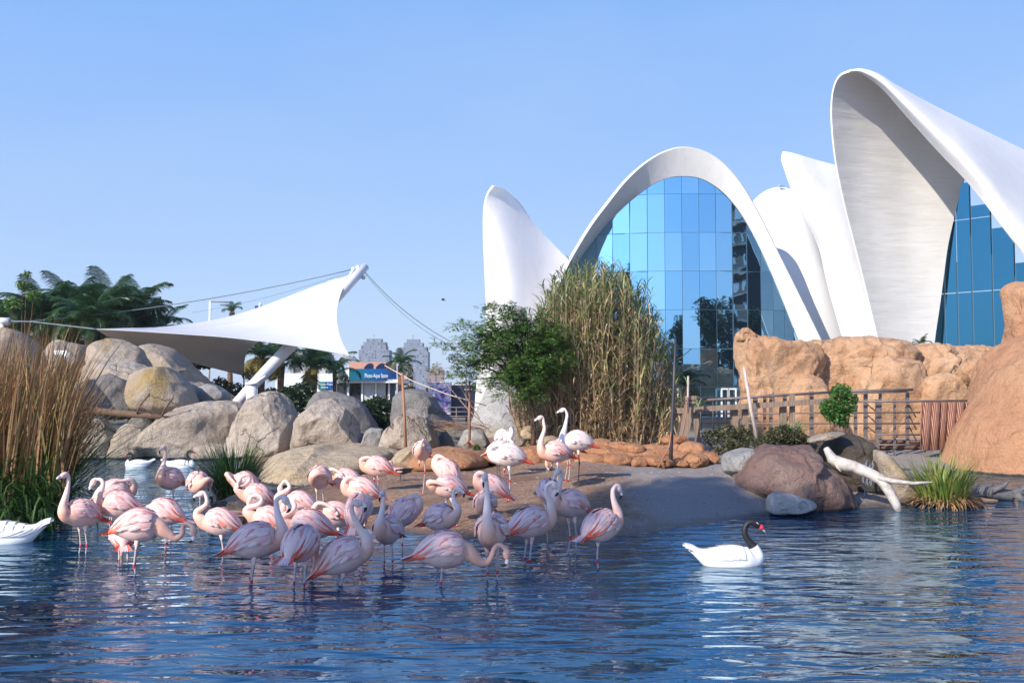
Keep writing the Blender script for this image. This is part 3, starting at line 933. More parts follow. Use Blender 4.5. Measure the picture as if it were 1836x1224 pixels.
# sandy ledges in front of the boulders
B('rock_ledge', M['shelf'], [(466, 872), (474, 835), (496, 812), (540, 801), (600, 800), (660, 806), (700, 818), (690, 845), (640, 872), (560, 880), (500, 878)], 23.2, 2.6, 'wide sand coloured rock ledge behind the flamingo flock', 'rock ledge', seed=21, sub=6, lump=0.03, rough=0.03, pw=0.6)
B('rock_ledge', M['shelf'], [(530, 812), (560, 800), (620, 798), (680, 800), (720, 808), (740, 822), (700, 832), (600, 826), (545, 824)], 25.6, 1.6, 'yellowish ridge of rock along the top of the sandy ledge', 'rock ledge', seed=22, lump=0.14)
B('rock_ledge', M['terracotta'], [(735, 842), (742, 818), (770, 806), (810, 802), (850, 808), (880, 826), (870, 842), (800, 846)], 22.2, 1.2, 'flat reddish brown ledge with a grass patch behind the flamingos', 'rock ledge', seed=23, lump=0.05, pw=0.55)
B('rock_ledge', M['shelf'], [(700, 832), (708, 812), (735, 800), (770, 803), (785, 818), (775, 836), (735, 842)], 23.2, 0.8, 'low tan ledge at the foot of the round boulder', 'rock ledge', seed=24)
B('wet_rock', M['wetrock'], [(384, 936), (390, 905), (410, 888), (442, 882), (478, 892), (490, 915), (484, 938), (430, 942)], 15.6, 0.9, 'dark wet stones under the left flamingos of the bank', 'rock', seed=25)
for k, (cx, cy, rx, ry, Yd) in enumerate([(400, 920, 9, 5, 15.0), (418, 931, 10, 4, 14.9), (436, 922, 8, 4, 14.8), (452, 934, 9, 4, 14.7), (470, 926, 9, 4, 14.7)]):
    ol = [(cx + rx * math.cos(a), cy + ry * math.sin(a)) for a in np.linspace(0, 2 * math.pi, 8, endpoint=False)]
    B('pebble', M['boulder_dark_and_shaded'], ol, Yd, 0.09, 'flat loose stones lying on the dark wet rocks', 'stone', 'loose stones on the wet rocks', sub=3, seed=30 + k)

# low stone pile behind the standing flamingos
STL = ['tan stone left of the acacia foot, behind the pale flamingos', 'flat topmost stone of the pile, left of the tall pink neck', 'tan stone between the two raised flamingo necks',
       'tan stone right behind the rearmost long grey neck', 'small upper stone right of the raised necks under the dry reeds', 'wide bottom stone of the pile behind the tall pink flamingo',
       'wide bottom stone between the legs and necks of the upright pair', 'leftmost stone of the pile over the curled pale bird', 'small rightmost bottom stone of the pile under the reeds']
for k, (cx, cy, rx, ry, Yd) in enumerate([(950, 776, 17, 15, 25.5), (975, 762, 20, 11, 26), (1003, 772, 18, 10, 26), (1030, 782, 17, 12, 25.6), (1050, 772, 13, 9, 26.2),
                                         (985, 792, 22, 12, 25), (1022, 797, 20, 10, 25), (925, 792, 18, 14, 25), (1056, 790, 14, 9, 25.3)]):
    ol = [(cx + rx * (1 + 0.12 * math.sin(k + 3 * a)) * math.cos(a), cy + ry * (1 + 0.1 * math.cos(k * 2 + 2 * a)) * math.sin(a)) for a in np.linspace(0, 2 * math.pi, 10, endpoint=False)]
    B('stone', M['boulder_lichen' if k % 3 else 'shelf'], ol, Yd, 0.25, STL[k], 'stone', 'stones piled at the foot of the reeds', sub=4, seed=40 + k)

# terracotta boulders
TL = [(905, 818, 36, 22, 22.5), (955, 822, 34, 24, 22.3), (1005, 830, 26, 16, 21.6), (1072, 803, 34, 18, 23.2), (1062, 826, 32, 14, 21.4), (1112, 803, 24, 14, 23), (1108, 826, 26, 15, 21.2),
      (1136, 806, 20, 12, 22.6), (1146, 829, 17, 11, 21.1), (1172, 808, 26, 14, 23), (1180, 828, 26, 13, 21.1), (1206, 808, 22, 14, 23), (1216, 830, 20, 11, 21.3), (1242, 805, 25, 15, 22.6),
      (1246, 826, 24, 15, 21.3), (1272, 822, 17, 16, 21.8), (1208, 790, 26, 10, 24)]
TD = ['broad', 'high', 'low', 'long', 'flat', 'rounded', 'smooth', 'small', 'little', 'wide', 'plump', 'middling', 'squat', 'bulky', 'corner', 'end', 'rear']
TP = ['behind the sleeping pale flamingo', 'behind the two upright flamingos', 'between the legs of the upright flamingos', 'of the back row at the reed roots', 'at the left end of the front row',
      'of the back row right of the dry reeds', 'second in the front row of the terracotta stones', 'tucked in the back row over the smooth one', 'squeezed third in the front row',
      'in the middle of the back row', 'fourth in the front row of the terracotta stones', 'of the back row left of the dark pole', 'of the front row beside the foot of the dark pole',
      'in front of the leaning grey plank', 'of the front row right of the dark pole', 'at the right end next to the purple rock', 'behind the back row near the dark pole']
B('rock_ledge', M['terracotta'], [(880, 845), (885, 815), (930, 800), (1000, 806), (1060, 798), (1130, 800), (1200, 798), (1262, 800), (1286, 818), (1290, 846), (1180, 850), (1000, 852)], 23.0, 0.9, 'long low terracotta ledge joining the terracotta boulders', 'rock ledge', seed=58, sub=6, lump=0.05, pw=0.4, facets=0.03)
for k, (cx, cy, rx, ry, Yd) in enumerate(TL):
    rr = random.Random(k); rx *= 1.12; ry *= 0.95
    ol = [(cx + rx * rr.uniform(0.92, 1.1) * math.cos(a), cy + ry * rr.uniform(0.92, 1.08) * math.sin(a)) for a in np.linspace(0, 2 * math.pi, 10, endpoint=False)]
    B('terracotta_boulder', M['terracotta'], ol, Yd, 0.42, '%s terracotta boulder %s' % (TD[k], TP[k]), 'boulder', 'terracotta boulders behind the mud bank', sub=4, seed=60 + k, rough=0.06, facets=0.05)

# right foreground rocks
B('rock', M['purple'], [(1300, 868), (1320, 832), (1345, 806), (1368, 797), (1400, 795), (1438, 797), (1470, 803), (1484, 826), (1504, 848), (1520, 870), (1530, 900), (1528, 920), (1440, 924), (1370, 912), (1325, 895)], 17.4, 1.3,
  'large reddish purple rock with rounded hollows at the waterline', 'rock', seed=81, sub=6, facets=0.05, lump=0.18, rough=0.05, planes=14)
B('rock', M['boulder_grey'], [(1290, 838), (1300, 815), (1322, 806), (1350, 803), (1362, 815), (1350, 842), (1322, 856), (1300, 852)], 18.0, 0.6, 'smooth grey shoulder rock left of the purple rock', 'rock', seed=82, planes=16)
B('rock', M['boulder_pale'], [(1374, 918), (1377, 892), (1392, 880), (1420, 886), (1456, 897), (1458, 912), (1430, 922), (1385, 924)], 16.0, 0.35, 'low pale slab at the waterline before the purple rock', 'rock', seed=83, pw=0.4, planes=20, chip=1.0, zs=0.9)
B('waterfall_rock', M['mossrock'], [(1452, 812), (1466, 786), (1490, 775), (1520, 774), (1552, 786), (1580, 806), (1600, 832), (1606, 870), (1600, 918), (1530, 922), (1500, 880), (1470, 850)], 18.9, 1.0,
  'dark mossy wet rock with a trickling waterfall', 'rock', seed=84, sub=6, facets=0.10)
B('rock', M['boulder_lichen'], [(1566, 812), (1584, 812), (1605, 832), (1628, 860), (1646, 885), (1650, 912), (1600, 916), (1580, 880)], 18.2, 0.6, 'pale lichen grown rock face right of the waterfall', 'rock', seed=85)
B('rock', M['boulder'], [(1446, 792), (1462, 782), (1495, 774), (1520, 775), (1505, 783), (1470, 792)], 18.3, 0.35, 'thin cracked slab lying on top of the mossy rock', 'rock', seed=86, sub=4)
B('rock', M['mossrock'], [(1640, 915), (1642, 890), (1665, 878), (1710, 876), (1745, 884), (1752, 905), (1700, 916)], 17.6, 0.7, 'low brown islet under the yellow green iris clump', 'rock', seed=87)

# orange sandstone backdrop
SW = empty('sandstone_wall', (8, 33, 0), 'long orange sandstone wall behind the wooden fence', 'rock wall')
W_ = [([(1317, 790), (1315, 720), (1319, 650), (1321, 606), (1334, 596), (1370, 604), (1410, 610), (1450, 613), (1474, 626), (1478, 660), (1450, 720), (1460, 800)], 33.2, 1.2, 1),
      ([(1322, 612), (1324, 598), (1332, 588), (1346, 591), (1358, 602), (1352, 614)], 33.0, 0.4, 2),
      ([(1425, 740), (1436, 680), (1462, 642), (1490, 612), (1530, 602), (1580, 606), (1620, 612), (1650, 632), (1660, 700), (1640, 780), (1480, 790)], 34.0, 1.3, 3),
      ([(1400, 760), (1408, 700), (1440, 670), (1480, 690), (1500, 740), (1480, 800), (1420, 800)], 32.6, 0.9, 4),
      ([(1520, 760), (1530, 690), (1560, 650), (1600, 640), (1650, 650), (1670, 700), (1660, 800), (1540, 800)], 33.0, 1.0, 5),
      ([(1590, 720), (1610, 650), (1640, 622), (1680, 615), (1720, 624), (1762, 628), (1800, 645), (1800, 720), (1700, 760)], 34.4, 1.2, 6),
      ([(1690, 640), (1700, 622), (1740, 620), (1780, 624), (1830, 640), (1830, 700), (1740, 700)], 35.5, 1.2, 9),
      ([(1644, 716), (1650, 690), (1666, 674), (1698, 670), (1722, 680), (1738, 705), (1742, 760), (1655, 760)], 32.4, 0.7, 7),
      ([(1717, 668), (1724, 654), (1752, 644), (1786, 638), (1788, 662), (1776, 686), (1748, 694), (1726, 686)], 31.8, 0.7, 8),
      ([(1322, 720), (1326, 640), (1340, 610), (1400, 610), (1470, 620), (1560, 608), (1640, 612), (1720, 622), (1810, 634), (1860, 660), (1850, 780), (1600, 800), (1340, 790)], 35.2, 1.6, 11),
      ([(1432, 700), (1440, 640), (1452, 612), (1482, 610), (1520, 606), (1535, 640), (1530, 720), (1450, 740)], 33.9, 0.8, 12),
      ([(1400, 830), (1410, 740), (1470, 715), (1560, 705), (1640, 712), (1700, 740), (1720, 830)], 33.6, 1.0, 10)]
for ol, Yd, D, sd in W_:
    rock('block', M['sandstone'], ol, Yd, D, sub=6 if D > 1 else 5, seed=100 + sd, parent=SW, pw=0.5, facets=0.05, rough=0.10, lump=0.09, planes=16, chip=0.95, zs=0.25)
B('cliff', M['cliff'], [(1690, 880), (1698, 830), (1711, 790), (1730, 756), (1753, 722), (1769, 690), (1790, 650), (1815, 622), (1850, 600), (1950, 585), (2100, 600), (2200, 700), (2200, 900), (1900, 900), (1740, 890)], 25.6, 3.2,
  'huge smooth orange cliff sloping into the pond at the right edge', 'cliff', seed=121, sub=6, facets=0.02, lump=0.06, rough=0.03, pw=0.7, planes=5, chip=0.5)
B('cliff_block', M['cliff'], [(1806, 660), (1812, 600), (1808, 545), (1804, 512), (1818, 498), (1850, 494), (1900, 500), (1930, 600), (1900, 690), (1830, 690)], 28, 1.2,
  'orange rock pillar standing above the cliff at the right edge', 'cliff', seed=122, sub=6)

# waterfall streaks on the mossy rock
mb = MB(); rr = random.Random(3)
for k in range(16):
    x = 1556 + rr.uniform(-9, 12); y = 822 + rr.uniform(0, 34)
    pts = []
    for i in range(5):
        pts.append(at(x + rr.uniform(-2, 2) - i * 1.5, y + i * rr.uniform(5, 13), 17.8 - 0.05 * i))
    mb.tube(pts, [0.003, 0.007, 0.005, 0.007, 0.002], 5)
t = NT('trickling_water'); M['fall'] = t.out((0.5, 0.55, 0.6), 0.08, Transmission_Weight=0.6, IOR=1.33)
tag(mb.build('waterfall', M['fall']), 'thin trickle of white water down the mossy rock', 'waterfall')
# ================================================================== canopy, shop, far buildings, fences
can = empty('tensile_canopy', (-10, 40, 0), 'white tensile membrane canopy stretched from a leaning mast', 'canopy')


def C_(o): return into(o, can)


LOW = [(172, 590, 37.5), (235, 593, 37.6), (300, 597, 37.7), (400, 604, 37.5), (480, 613, 37), (560, 625, 36.5), (626, 637, 36)]
TOP = [(172, 590, 37.5), (240, 588, 39), (290, 586, 41), (345, 580, 42.5), (400, 570, 43), (450, 556, 43), (500, 538, 42.5), (560, 515, 41.7), (600, 501, 41.2), (624, 499, 41)]
up = coons(bottom=LOW, top=TOP, left=[(172, 590, 37.5)] * 3, right=[(626, 637, 36), (613, 612, 37), (606, 588, 38), (604, 562, 39), (610, 530, 40), (624, 499, 41)], nu=60, nv=26, bulge=0.0)
C_(sheet('membrane', up, M['membrane'], can, 0.02))
LOW2 = [(172, 590, 37.52), (235, 593, 37.62), (300, 597, 37.72), (400, 604, 37.52), (465, 611, 37.1)]
un = coons(bottom=[(172, 590, 37.52), (200, 606, 38.5), (245, 618, 40.5), (300, 637, 42.5), (345, 650, 44), (400, 664, 45.2), (437, 673, 46)],
           top=LOW2, left=[(172, 590, 37.52)] * 3, right=[(437, 673, 46), (439, 645, 43.5), (446, 626, 40.5), (465, 611, 37.1)], nu=44, nv=20, bulge=-0.25)
C_(sheet('membrane', un, M['membrane'], can, 0.02))
# mast
a = at(420, 726, 36.6); b = at(655, 478, 41.6)
mb = MB()
L = can.location
mid = a.lerp(b, 0.45)
mb.tube([a - L, a.lerp(b, 0.2) - L, mid - L, a.lerp(b, 0.8) - L, b - L], [0.17, 0.22, 0.24, 0.22, 0.18], 20)
mb.build('mast', M['white_metal'], can)
mb = MB()
h0 = a.lerp(b, 0.955)
for dx, dz in ((-0.28, 0.12), (-0.1, 0.2), (0.14, -0.22), (-0.34, -0.05)):
    mb.tube([h0 - L, h0 - L + Vector((dx, 0, dz))], 0.05, 8)
    mb.tube([h0 - L + Vector((dx, -0.06, dz)), h0 - L + Vector((dx, 0.06, dz))], 0.09, 10)
pk = at(624, 499, 41); pk2 = at(602, 501, 41.1)
for k in range(5):
    q = pk.lerp(pk2, k / 4)
    mb.tube([q - L, h0 - L + Vector((-0.25 + 0.05 * k, -0.1, 0.1 - 0.08 * k))], 0.025, 6)
mb.build('mast_head', M['grey_metal'] if False else M['white_metal'], can)
mb = MB()
q = at(625, 637, 36)
for k in range(4):
    mb.tube([q - L + Vector((-0.2 * k, 0, 0.05)), at(642, 648, 36) - L], 0.02, 5)
mb.build('corner_fitting', plain('dull_steel', (0.35, 0.35, 0.36), 0.4), can)
cabm = plain('steel_cable', (0.13, 0.16, 0.19), 0.5)


def cable(p, q, r=0.022, sag=0.25, parent=can, name='cable', mat=None):
    pts = []
    for k in range(15):
        t_ = k / 14
        v = p.lerp(q, t_); v.z -= sag * 4 * t_ * (1 - t_)
        pts.append(v - Vector(parent.location))
    m = MB(); m.tube(pts, r, 6); return m.build(name, mat or cabm, parent)


hd = at(644, 480, 41.4)
cable(hd, at(-30, 582, 39), 0.018, 0.35)
cable(at(640, 484, 41.4), at(345, 560, 60), 0.008, 0.2)
cable(at(655, 488, 41.5), at(806, 611, 33), 0.02, 0.25)
cable(at(656, 492, 41.5), at(800, 615, 37), 0.012, 0.3)
cable(at(172, 590, 37.5), at(60, 577, 38.5), 0.03, 0.0, name='tie_rod')
cable(at(60, 577, 38.5), at(8, 575, 39), 0.03, 0.0)
cable(at(540, 596, 30), at(540, 596, 30.01), 0.001, 0) if False else None
cable(at(437, 673, 46), at(438, 715, 46), 0.035, 0.0, name='tie_rod')
# anchor at the far left and short post by the mast
mb = MB()
p = at(8, 576, 38.9)
mb.tube([p + Vector((-.45, 0, 0)), p + Vector((.2, 0, 0))], 0.15, 16)
mb.tube([p + Vector((-.1, 0, -2.2)), p + Vector((-.1, 0, 0))], 0.11, 12)
tag(mb.build('cable_anchor', M['white_metal']), 'white cylindrical cable anchor behind the reeds at the left edge', 'anchor')
mb = MB()
p = at(451, 735, 35.5); q = at(451, 690, 35.5)
mb.tube([p - Vector((0, 0, 1.0)), q], 0.19, 18)
mb.tube([q, q + Vector((0, 0, 0.08))], 0.23, 18)
mb.tube([q + Vector((0.1, 0, 0.05)), q + Vector((0.5, 0, 0.32))], 0.04, 8)
tag(mb.build('bollard', M['white_metal']), 'short white round post beside the foot of the leaning mast', 'post')
# flood light on the flat boulder
fl = empty('floodlight', at(112, 632, 32.6), 'small white floodlight fixed on the leftmost flat boulder', 'floodlight')
m2 = MB(); m2.box((0, 0, 0), 0.42, 0.3, 0.14); m2.build('housing', M['white_metal'], fl, smooth=False)
m2 = MB(); m2.tube([(0.15, -0.1, -0.15), (0.32, -0.22, -0.15)], [0.12, 0.14], 14); m2.build('lamp', M['white_metal'], fl)
m2 = MB(); m2.tube([(0.1, 0, -0.1), (0.1, 0.1, -0.55)], 0.03, 8); m2.build('bracket', M['grey_metal'], fl)
# blue banner on a pole, street lamps
b0 = empty('banner_pole', at(462, 600, 70), 'small blue banner on a thin pole sticking up behind the canopy', 'banner')
m2 = MB(); h_ = at(462, 546, 70).z - at(462, 600, 70).z; m2.tube([(0.1, 0, -4), (0.1, 0, h_)], 0.05, 8); m2.build('pole', M['white_metal'], b0)
m2 = MB(); m2.tube([(0.1, 0, h_), (0.22, 0, h_ + 0.02)], 0.12, 10); m2.build('finial', M['white_metal'], b0)
m2 = MB(); m2.box((-0.09, 0, h_ - 0.45), 0.26, 0.03, 0.75); m2.build('flag', plain('blue_cloth', (0.005, 0.03, 0.30), 0.6), b0, smooth=False)
for (x0, y0, yb, arm, Yd, lb) in ((285, 534, 640, 0, 60, 'white lamp pole rising at the right edge of the palms'), (377, 540, 620, 30, 60, 'white lamp pole with a long thin arm above the canopy')):
    p = at(x0, y0, Yd); q = at(x0, yb, Yd)
    e = empty('lamp_pole', (p.x, Yd, q.z - 2), lb, 'lamp post')
    o_ = Vector(e.location)
    m2 = MB(); m2.tube([Vector((0, 0, 0)), p - o_], 0.07, 10); m2.build('pole', M['white_metal'], e)
    m2 = MB(); 
    if arm: m2.tube([p - o_ - Vector((0, 0, .03)), at(x0 + arm + 8, y0 + 2, Yd) - o_], 0.035, 8)
    else: m2.tube([p - o_ + Vector((-.12, 0, 0)), p - o_ + Vector((.12, 0, 0))], 0.09, 8)
    m2.build('lamp_arm', M['grey_metal'], e)

# ------------------------------------------------------------------ shop
YS = 60.0
shop = empty('shop_kiosk', (at(640, 700, YS).x, YS, 0), 'low white kiosk with a blue green sign panel and glazed front', 'shop')
SL = Vector(shop.location)


def sbox(name, x0, y0, x1, y1, Yf, depth, mat, par=None, yoff=0.0):
    p = at(x0, y0, Yf); q = at(x1, y1, Yf)
    m_ = MB(); m_.box(((p.x + q.x) / 2 - SL.x, Yf + depth / 2 - SL.y + yoff, (p.z + q.z) / 2), abs(q.x - p.x), depth, abs(q.z - p.z))
    o = m_.build(name, mat, None, smooth=False)
    o.parent = par or shop
    return o


M['shopwhite'] = plain('white_paint', (0.72, 0.74, 0.76), 0.5, 0.04)
M['shopdark'] = plain('shop_interior', (0.03, 0.035, 0.04), 0.7, 0.3)
M['curtain'] = plain('pale_blinds', (0.42, 0.45, 0.47), 0.8, 0.25, 2)
sbox('wall', 494, 669, 622, 745, YS + 0.6, 4, M['shopwhite'])
sbox('roof', 600, 680, 715, 686, YS - 0.9, 6, M['shopwhite'])
sbox('wall', 602, 664, 626, 682, YS - 0.2, 4, M['shopwhite'])
sbox('shop_interior', 604, 686, 698, 745, YS + 1.6, 3, M['shopdark'])
for x0, x1, mt in ((604, 621, 'shop_glass'), (628, 646, 'shop_glass'), (652, 671, 'curtain'), (676, 691, 'curtain')):
    pn = sbox('window', x0, 687, x1, 742, YS, 0.05, M[mt])
for x in (602, 624, 649, 673.5, 697):
    sbox('post', x - 1.4, 685, x + 1.4, 745, YS - 0.08, 0.12, M['shopwhite'])
sbox('sill', 604, 738, 698, 745, YS - 0.12, 0.2, M['shopwhite'])
# sign panel (curved at its right end)
t = NT('sign_blue_green')
tc = t.node('ShaderNodeTexCoord'); sp = t.node('ShaderNodeSeparateXYZ'); t.l.new(tc.outputs['Generated'], sp.inputs[0])
t.out(t.ramp(sp.outputs['X'], [(0.0, (0.006, 0.12, 0.16)), (0.45, (0.004, 0.10, 0.26)), (1.0, (0.003, 0.07, 0.33))]), 0.3)
M['sign'] = t.mat
p0, p1 = at(626, 661, YS - 1.1), at(708, 681.5, YS - 1.1)
m_ = MB(); n_ = 16; w_ = p1.x - p0.x
cur = [(p0.x + w_ * k / n_, YS - 1.1 + (0 if k < 10 else 0.018 * (k - 10) ** 2)) for k in range(n_ + 1)]
vs = []
for x, y in cur:
    vs += [(x - SL.x, y - SL.y, p1.z), (x - SL.x, y - SL.y, p0.z), (x - SL.x, y - SL.y + 0.25, p1.z), (x - SL.x, y - SL.y + 0.25, p0.z)]
fs = []
for k in range(n_):
    a_ = 4 * k; b_ = a_ + 4
    fs += [(a_, b_, b_ + 1, a_ + 1), (a_ + 2, a_ + 3, b_ + 3, b_ + 2), (a_ + 1, b_ + 1, b_ + 3, a_ + 3), (a_, a_ + 2, b_ + 2, b_)]
fs += [(0, 1, 3, 2), (4 * n_, 4 * n_ + 2, 4 * n_ + 3, 4 * n_ + 1)]
m_.add(vs, fs); sign = m_.build('sign_panel', M['sign'], shop, smooth=False)
sbox('sign_end', 622.5, 658, 625.8, 684, YS - 1.15, 0.5, M['shopwhite'])
lam = NT('lettering_white').out((0.7, 0.78, 0.8), 0.5)


def text(body, loc, size, parent, mat, name='lettering', rz=0.0):
    cu = bpy.data.curves.new(name, 'FONT'); cu.body = body; cu.size = size; cu.extrude = 0.008
    cu.align_x = 'CENTER'; cu.align_y = 'CENTER'
    cu.materials.append(mat)
    o = bpy.data.objects.new(name, cu); col.objects.link(o)
    bpy.context.view_layer.update()
    me_ = bpy.data.meshes.new_from_object(o.evaluated_get(bpy.context.evaluated_depsgraph_get()))
    bpy.data.objects.remove(o)
    o = bpy.data.objects.new(name, me_); col.objects.link(o)
    o.rotation_euler = (math.pi / 2, 0, rz); o.location = loc
    o.parent = parent
    return o


c_ = at(674.5, 673.5, YS - 1.17)
tx = text('Photo-Aqua Store', Vector((c_.x, c_.y, c_.z)) - SL, 0.30, shop, lam)
tx.scale = (0.62, 1.2, 1)
sg = sbox('small_sign', 571, 684, 596, 698, YS + 0.5, 0.08, M['sign'])
g1 = sbox('small_sign', 571, 684, 583, 698, YS + 0.42, 0.06, plain('sign_green', (0.01, 0.19, 0.16), 0.4))
c_ = at(584, 688.5, YS + 0.38); text('Photo-Aqua', Vector(c_) - SL, 0.19, shop, lam)
c_ = at(582, 694, YS + 0.38); text('Store', Vector(c_) - SL, 0.19, shop, lam)

# peach pavilion roofs behind the shop
pk_ = plain('peach_render', (0.48, 0.25, 0.17), 0.8, 0.12)
hb = empty('peach_building', (at(655, 690, 90).x, 90, 0), 'low peach coloured building with dark arched glazing behind the kiosk', 'building')
SLb = Vector(hb.location)
def bbox(name, x0, y0, x1, y1, Yf, depth, mat, root):
    p = at(x0, y0, Yf); q = at(x1, y1, Yf); Lr = Vector(root.location)
    m_ = MB(); m_.box(((p.x + q.x) / 2 - Lr.x, Yf + depth / 2 - Lr.y, (p.z + q.z) / 2), abs(q.x - p.x), depth, abs(q.z - p.z))
    return m_.build(name, mat, root, smooth=False)
bbox('wall', 626, 649, 692, 700, 90, 8, pk_, hb)
m_ = MB()
for (x0, x1) in ((653, 668), (674, 690)):
    p = at(x0, 664, 89.9); q = at(x1, 664, 89.9); r_ = (q.x - p.x)
    arc = [(p.x + r_ * k / 8, p.z + 0.55 * math.sin(math.pi * (0.15 + 0.5 * k / 8)) * 1.2) for k in range(9)]
    vs = [(x - SLb.x, -0.1, z) for x, z in arc] + [(q.x - SLb.x, -0.1, q.z - 0.6), (p.x - SLb.x, -0.1, p.z - 0.6)]
    n_ = len(vs); m_.add(vs + [(x, 0.02, z) for x, y, z in vs], [tuple(range(n_)), tuple(range(2 * n_ - 1, n_ - 1, -1))] + [(k, k + n_, (k + 1) % n_ + n_, (k + 1) % n_) for k in range(n_)])
m_.build('window', plain('dark_glazing', (0.01, 0.02, 0.07), 0.15), hb, smooth=False)

# far towers ----------------------------------------------------------------
tw_m = plain('hazed_grey_tower_render', (0.175, 0.20, 0.25), 0.85, 0.04, 0.05)  # grey render; blue of the distant haze is mixed into the colour
tw_d = plain('grey_tower_side', (0.24, 0.25, 0.28), 0.85, 0.04, 0.05)
win_l = plain('pale_window_surround', (0.27, 0.29, 0.33), 0.5, 0.1)
win_d = plain('dark_window', (0.09, 0.10, 0.12), 0.2, 0.1)
def tower(label, tiers, base, seed, Yd=520, mat=tw_m, cols_=8, rows_=11, xw=None, door=False):
    root = empty('apartment_tower', (at((tiers[0][0] + tiers[0][1]) / 2, 700, Yd).x, Yd, 0), label, 'apartment tower')
    prev = base
    for k, (x0, x1, yt) in enumerate(tiers):
        dep = (at(x1, 700, Yd).x - at(x0, 700, Yd).x) * 0.8
        inset = (at(tiers[0][1], 700, Yd).x - at(tiers[0][0], 700, Yd).x - (at(x1, 700, Yd).x - at(x0, 700, Yd).x)) * 0.35
        bbox('storey_block' if k == 0 else 'setback_storey', x0, yt, x1, prev, Yd + inset, dep, mat, root)
        prev = yt
    rr = random.Random(seed); L_ = Vector(root.location)
    for kind in range(2):
        m_ = MB()
        for (x0, x1, yt), (yb) in zip(tiers, [base - 8] + [q[2] for q in tiers]):
            inset = (at(tiers[0][1], 700, Yd).x - at(tiers[0][0], 700, Yd).x - (at(x1, 700, Yd).x - at(x0, 700, Yd).x)) * 0.35
            rows_n = max(1, int((yb - yt) / 5.2)); cn = max(2, int((x1 - x0) / 5))
            for r_ in range(rows_n):
                for c__ in range(cn):
                    if rr.random() < 0.3: continue
                    x = x0 + (c__ + 0.5) * (x1 - x0) / cn; y = yt + 3 + r_ * 5.2
                    if (rr.random() < 0.55) == (kind == 0):
                        p = at(x, y, Yd + inset - 0.05)
                        m_.box((p.x - L_.x, p.y - L_.y, p.z), 0.45 + 0.35 * kind, 0.2, 0.9 if kind == 0 else 0.8)
        tag(m_.build('window', win_d if kind == 0 else win_l, root, smooth=False), kind='stuff')
    m_ = MB(); xx = (tiers[-1][0] + tiers[-1][1]) / 2
    p = at(xx, tiers[-1][2], Yd + 4) - L_
    m_.tube([p, p + Vector((0, 0, 2.2))], 0.09, 5); m_.tube([p + Vector((-.8, 0, 1.6)), p + Vector((.8, 0, 1.6))], 0.06, 5)
    m_.build('aerial', M['grey_metal'], root)
    return root
tower('grey stepped apartment tower, the left one of the far pair', [(643, 697, 627), (647, 692, 619), (651, 691, 613), (657, 684, 607)], 745, 3)
tower('grey stepped apartment tower, the right one of the far pair', [(715, 767, 630), (718, 765, 622), (724, 758, 614), (729, 752, 608)], 745, 4, Yd=500)
pt = plain('tan_block_render', (0.26, 0.18, 0.15), 0.85, 0.06, 0.1)
tower('low tan apartment block right of the far grey towers', [(768, 795, 662), (774, 792, 657)], 745, 6, Yd=420, mat=pt)
tower('pale flat block seen under the canopy behind the palms', [(520, 588, 632), (530, 560, 628)], 745, 7, Yd=300, mat=plain('cream_render', (0.42, 0.42, 0.38), 0.8, 0.05))
tower('small peach block with dark windows between kiosk and towers', [(724, 740, 672)], 745, 8, Yd=160, mat=pk_)

# poster hoardings right of the kiosk ------------------------------------------------
t = NT('purple_printed_poster')
v = t.mapped((0.9, 0.9, 1.3))
n = t.noise(1.3, 3, 0.5, vec=v, dist=2.5)
c = t.ramp(n, [(0.30, (0.05, 0.03, 0.10)), (0.42, (0.16, 0.10, 0.38)), (0.52, (0.45, 0.40, 0.62)), (0.60, (0.62, 0.60, 0.66)), (0.68, (0.10, 0.06, 0.10))])
M['poster'] = t.out(c, 0.4)
def hoard(label, x0, y0, x1, y1, Yd, mat, frame=True):
    p = at(x0, y0, Yd); q = at(x1, y1, Yd)
    root = empty('hoarding', ((p.x + q.x) / 2, Yd, 0), label, 'hoarding')
    bbox('printed_panel', x0, y0, x1, y1, Yd, 0.12, mat, root)
    bbox('frame', x0 - 0.5, y0 - 1.6, x1 + 0.5, y0 - 0.2, Yd - 0.03, 0.2, M['shopwhite'], root)
    for x in (x0 - 0.5, x1 + 0.5): bbox('post', x - 0.8, y0 - 1.6, x + 0.8, y1 + 8, Yd + 0.2, 0.12, M['grey_metal'], root)
    return root
hoard('purple printed poster with a pale animal picture below the tree', 768, 686, 808, 742, 52, M['poster'])
hd2 = hoard('dark navy hoarding between the purple poster and the white vault', 810, 690, 866, 748, 52.5, plain('navy_print', (0.008, 0.014, 0.045), 0.35, 0.3, 0.7))
bbox('printed_panel', 866.5, 690, 882, 748, 52.45, 0.1, plain('teal_print', (0.01, 0.08, 0.08), 0.35, 0.3, 0.7), hd2)
bbox('print_line', 832, 697, 846, 699, 52.4, 0.05, plain('print_white', (0.35, 0.4, 0.5), 0.5), hd2)

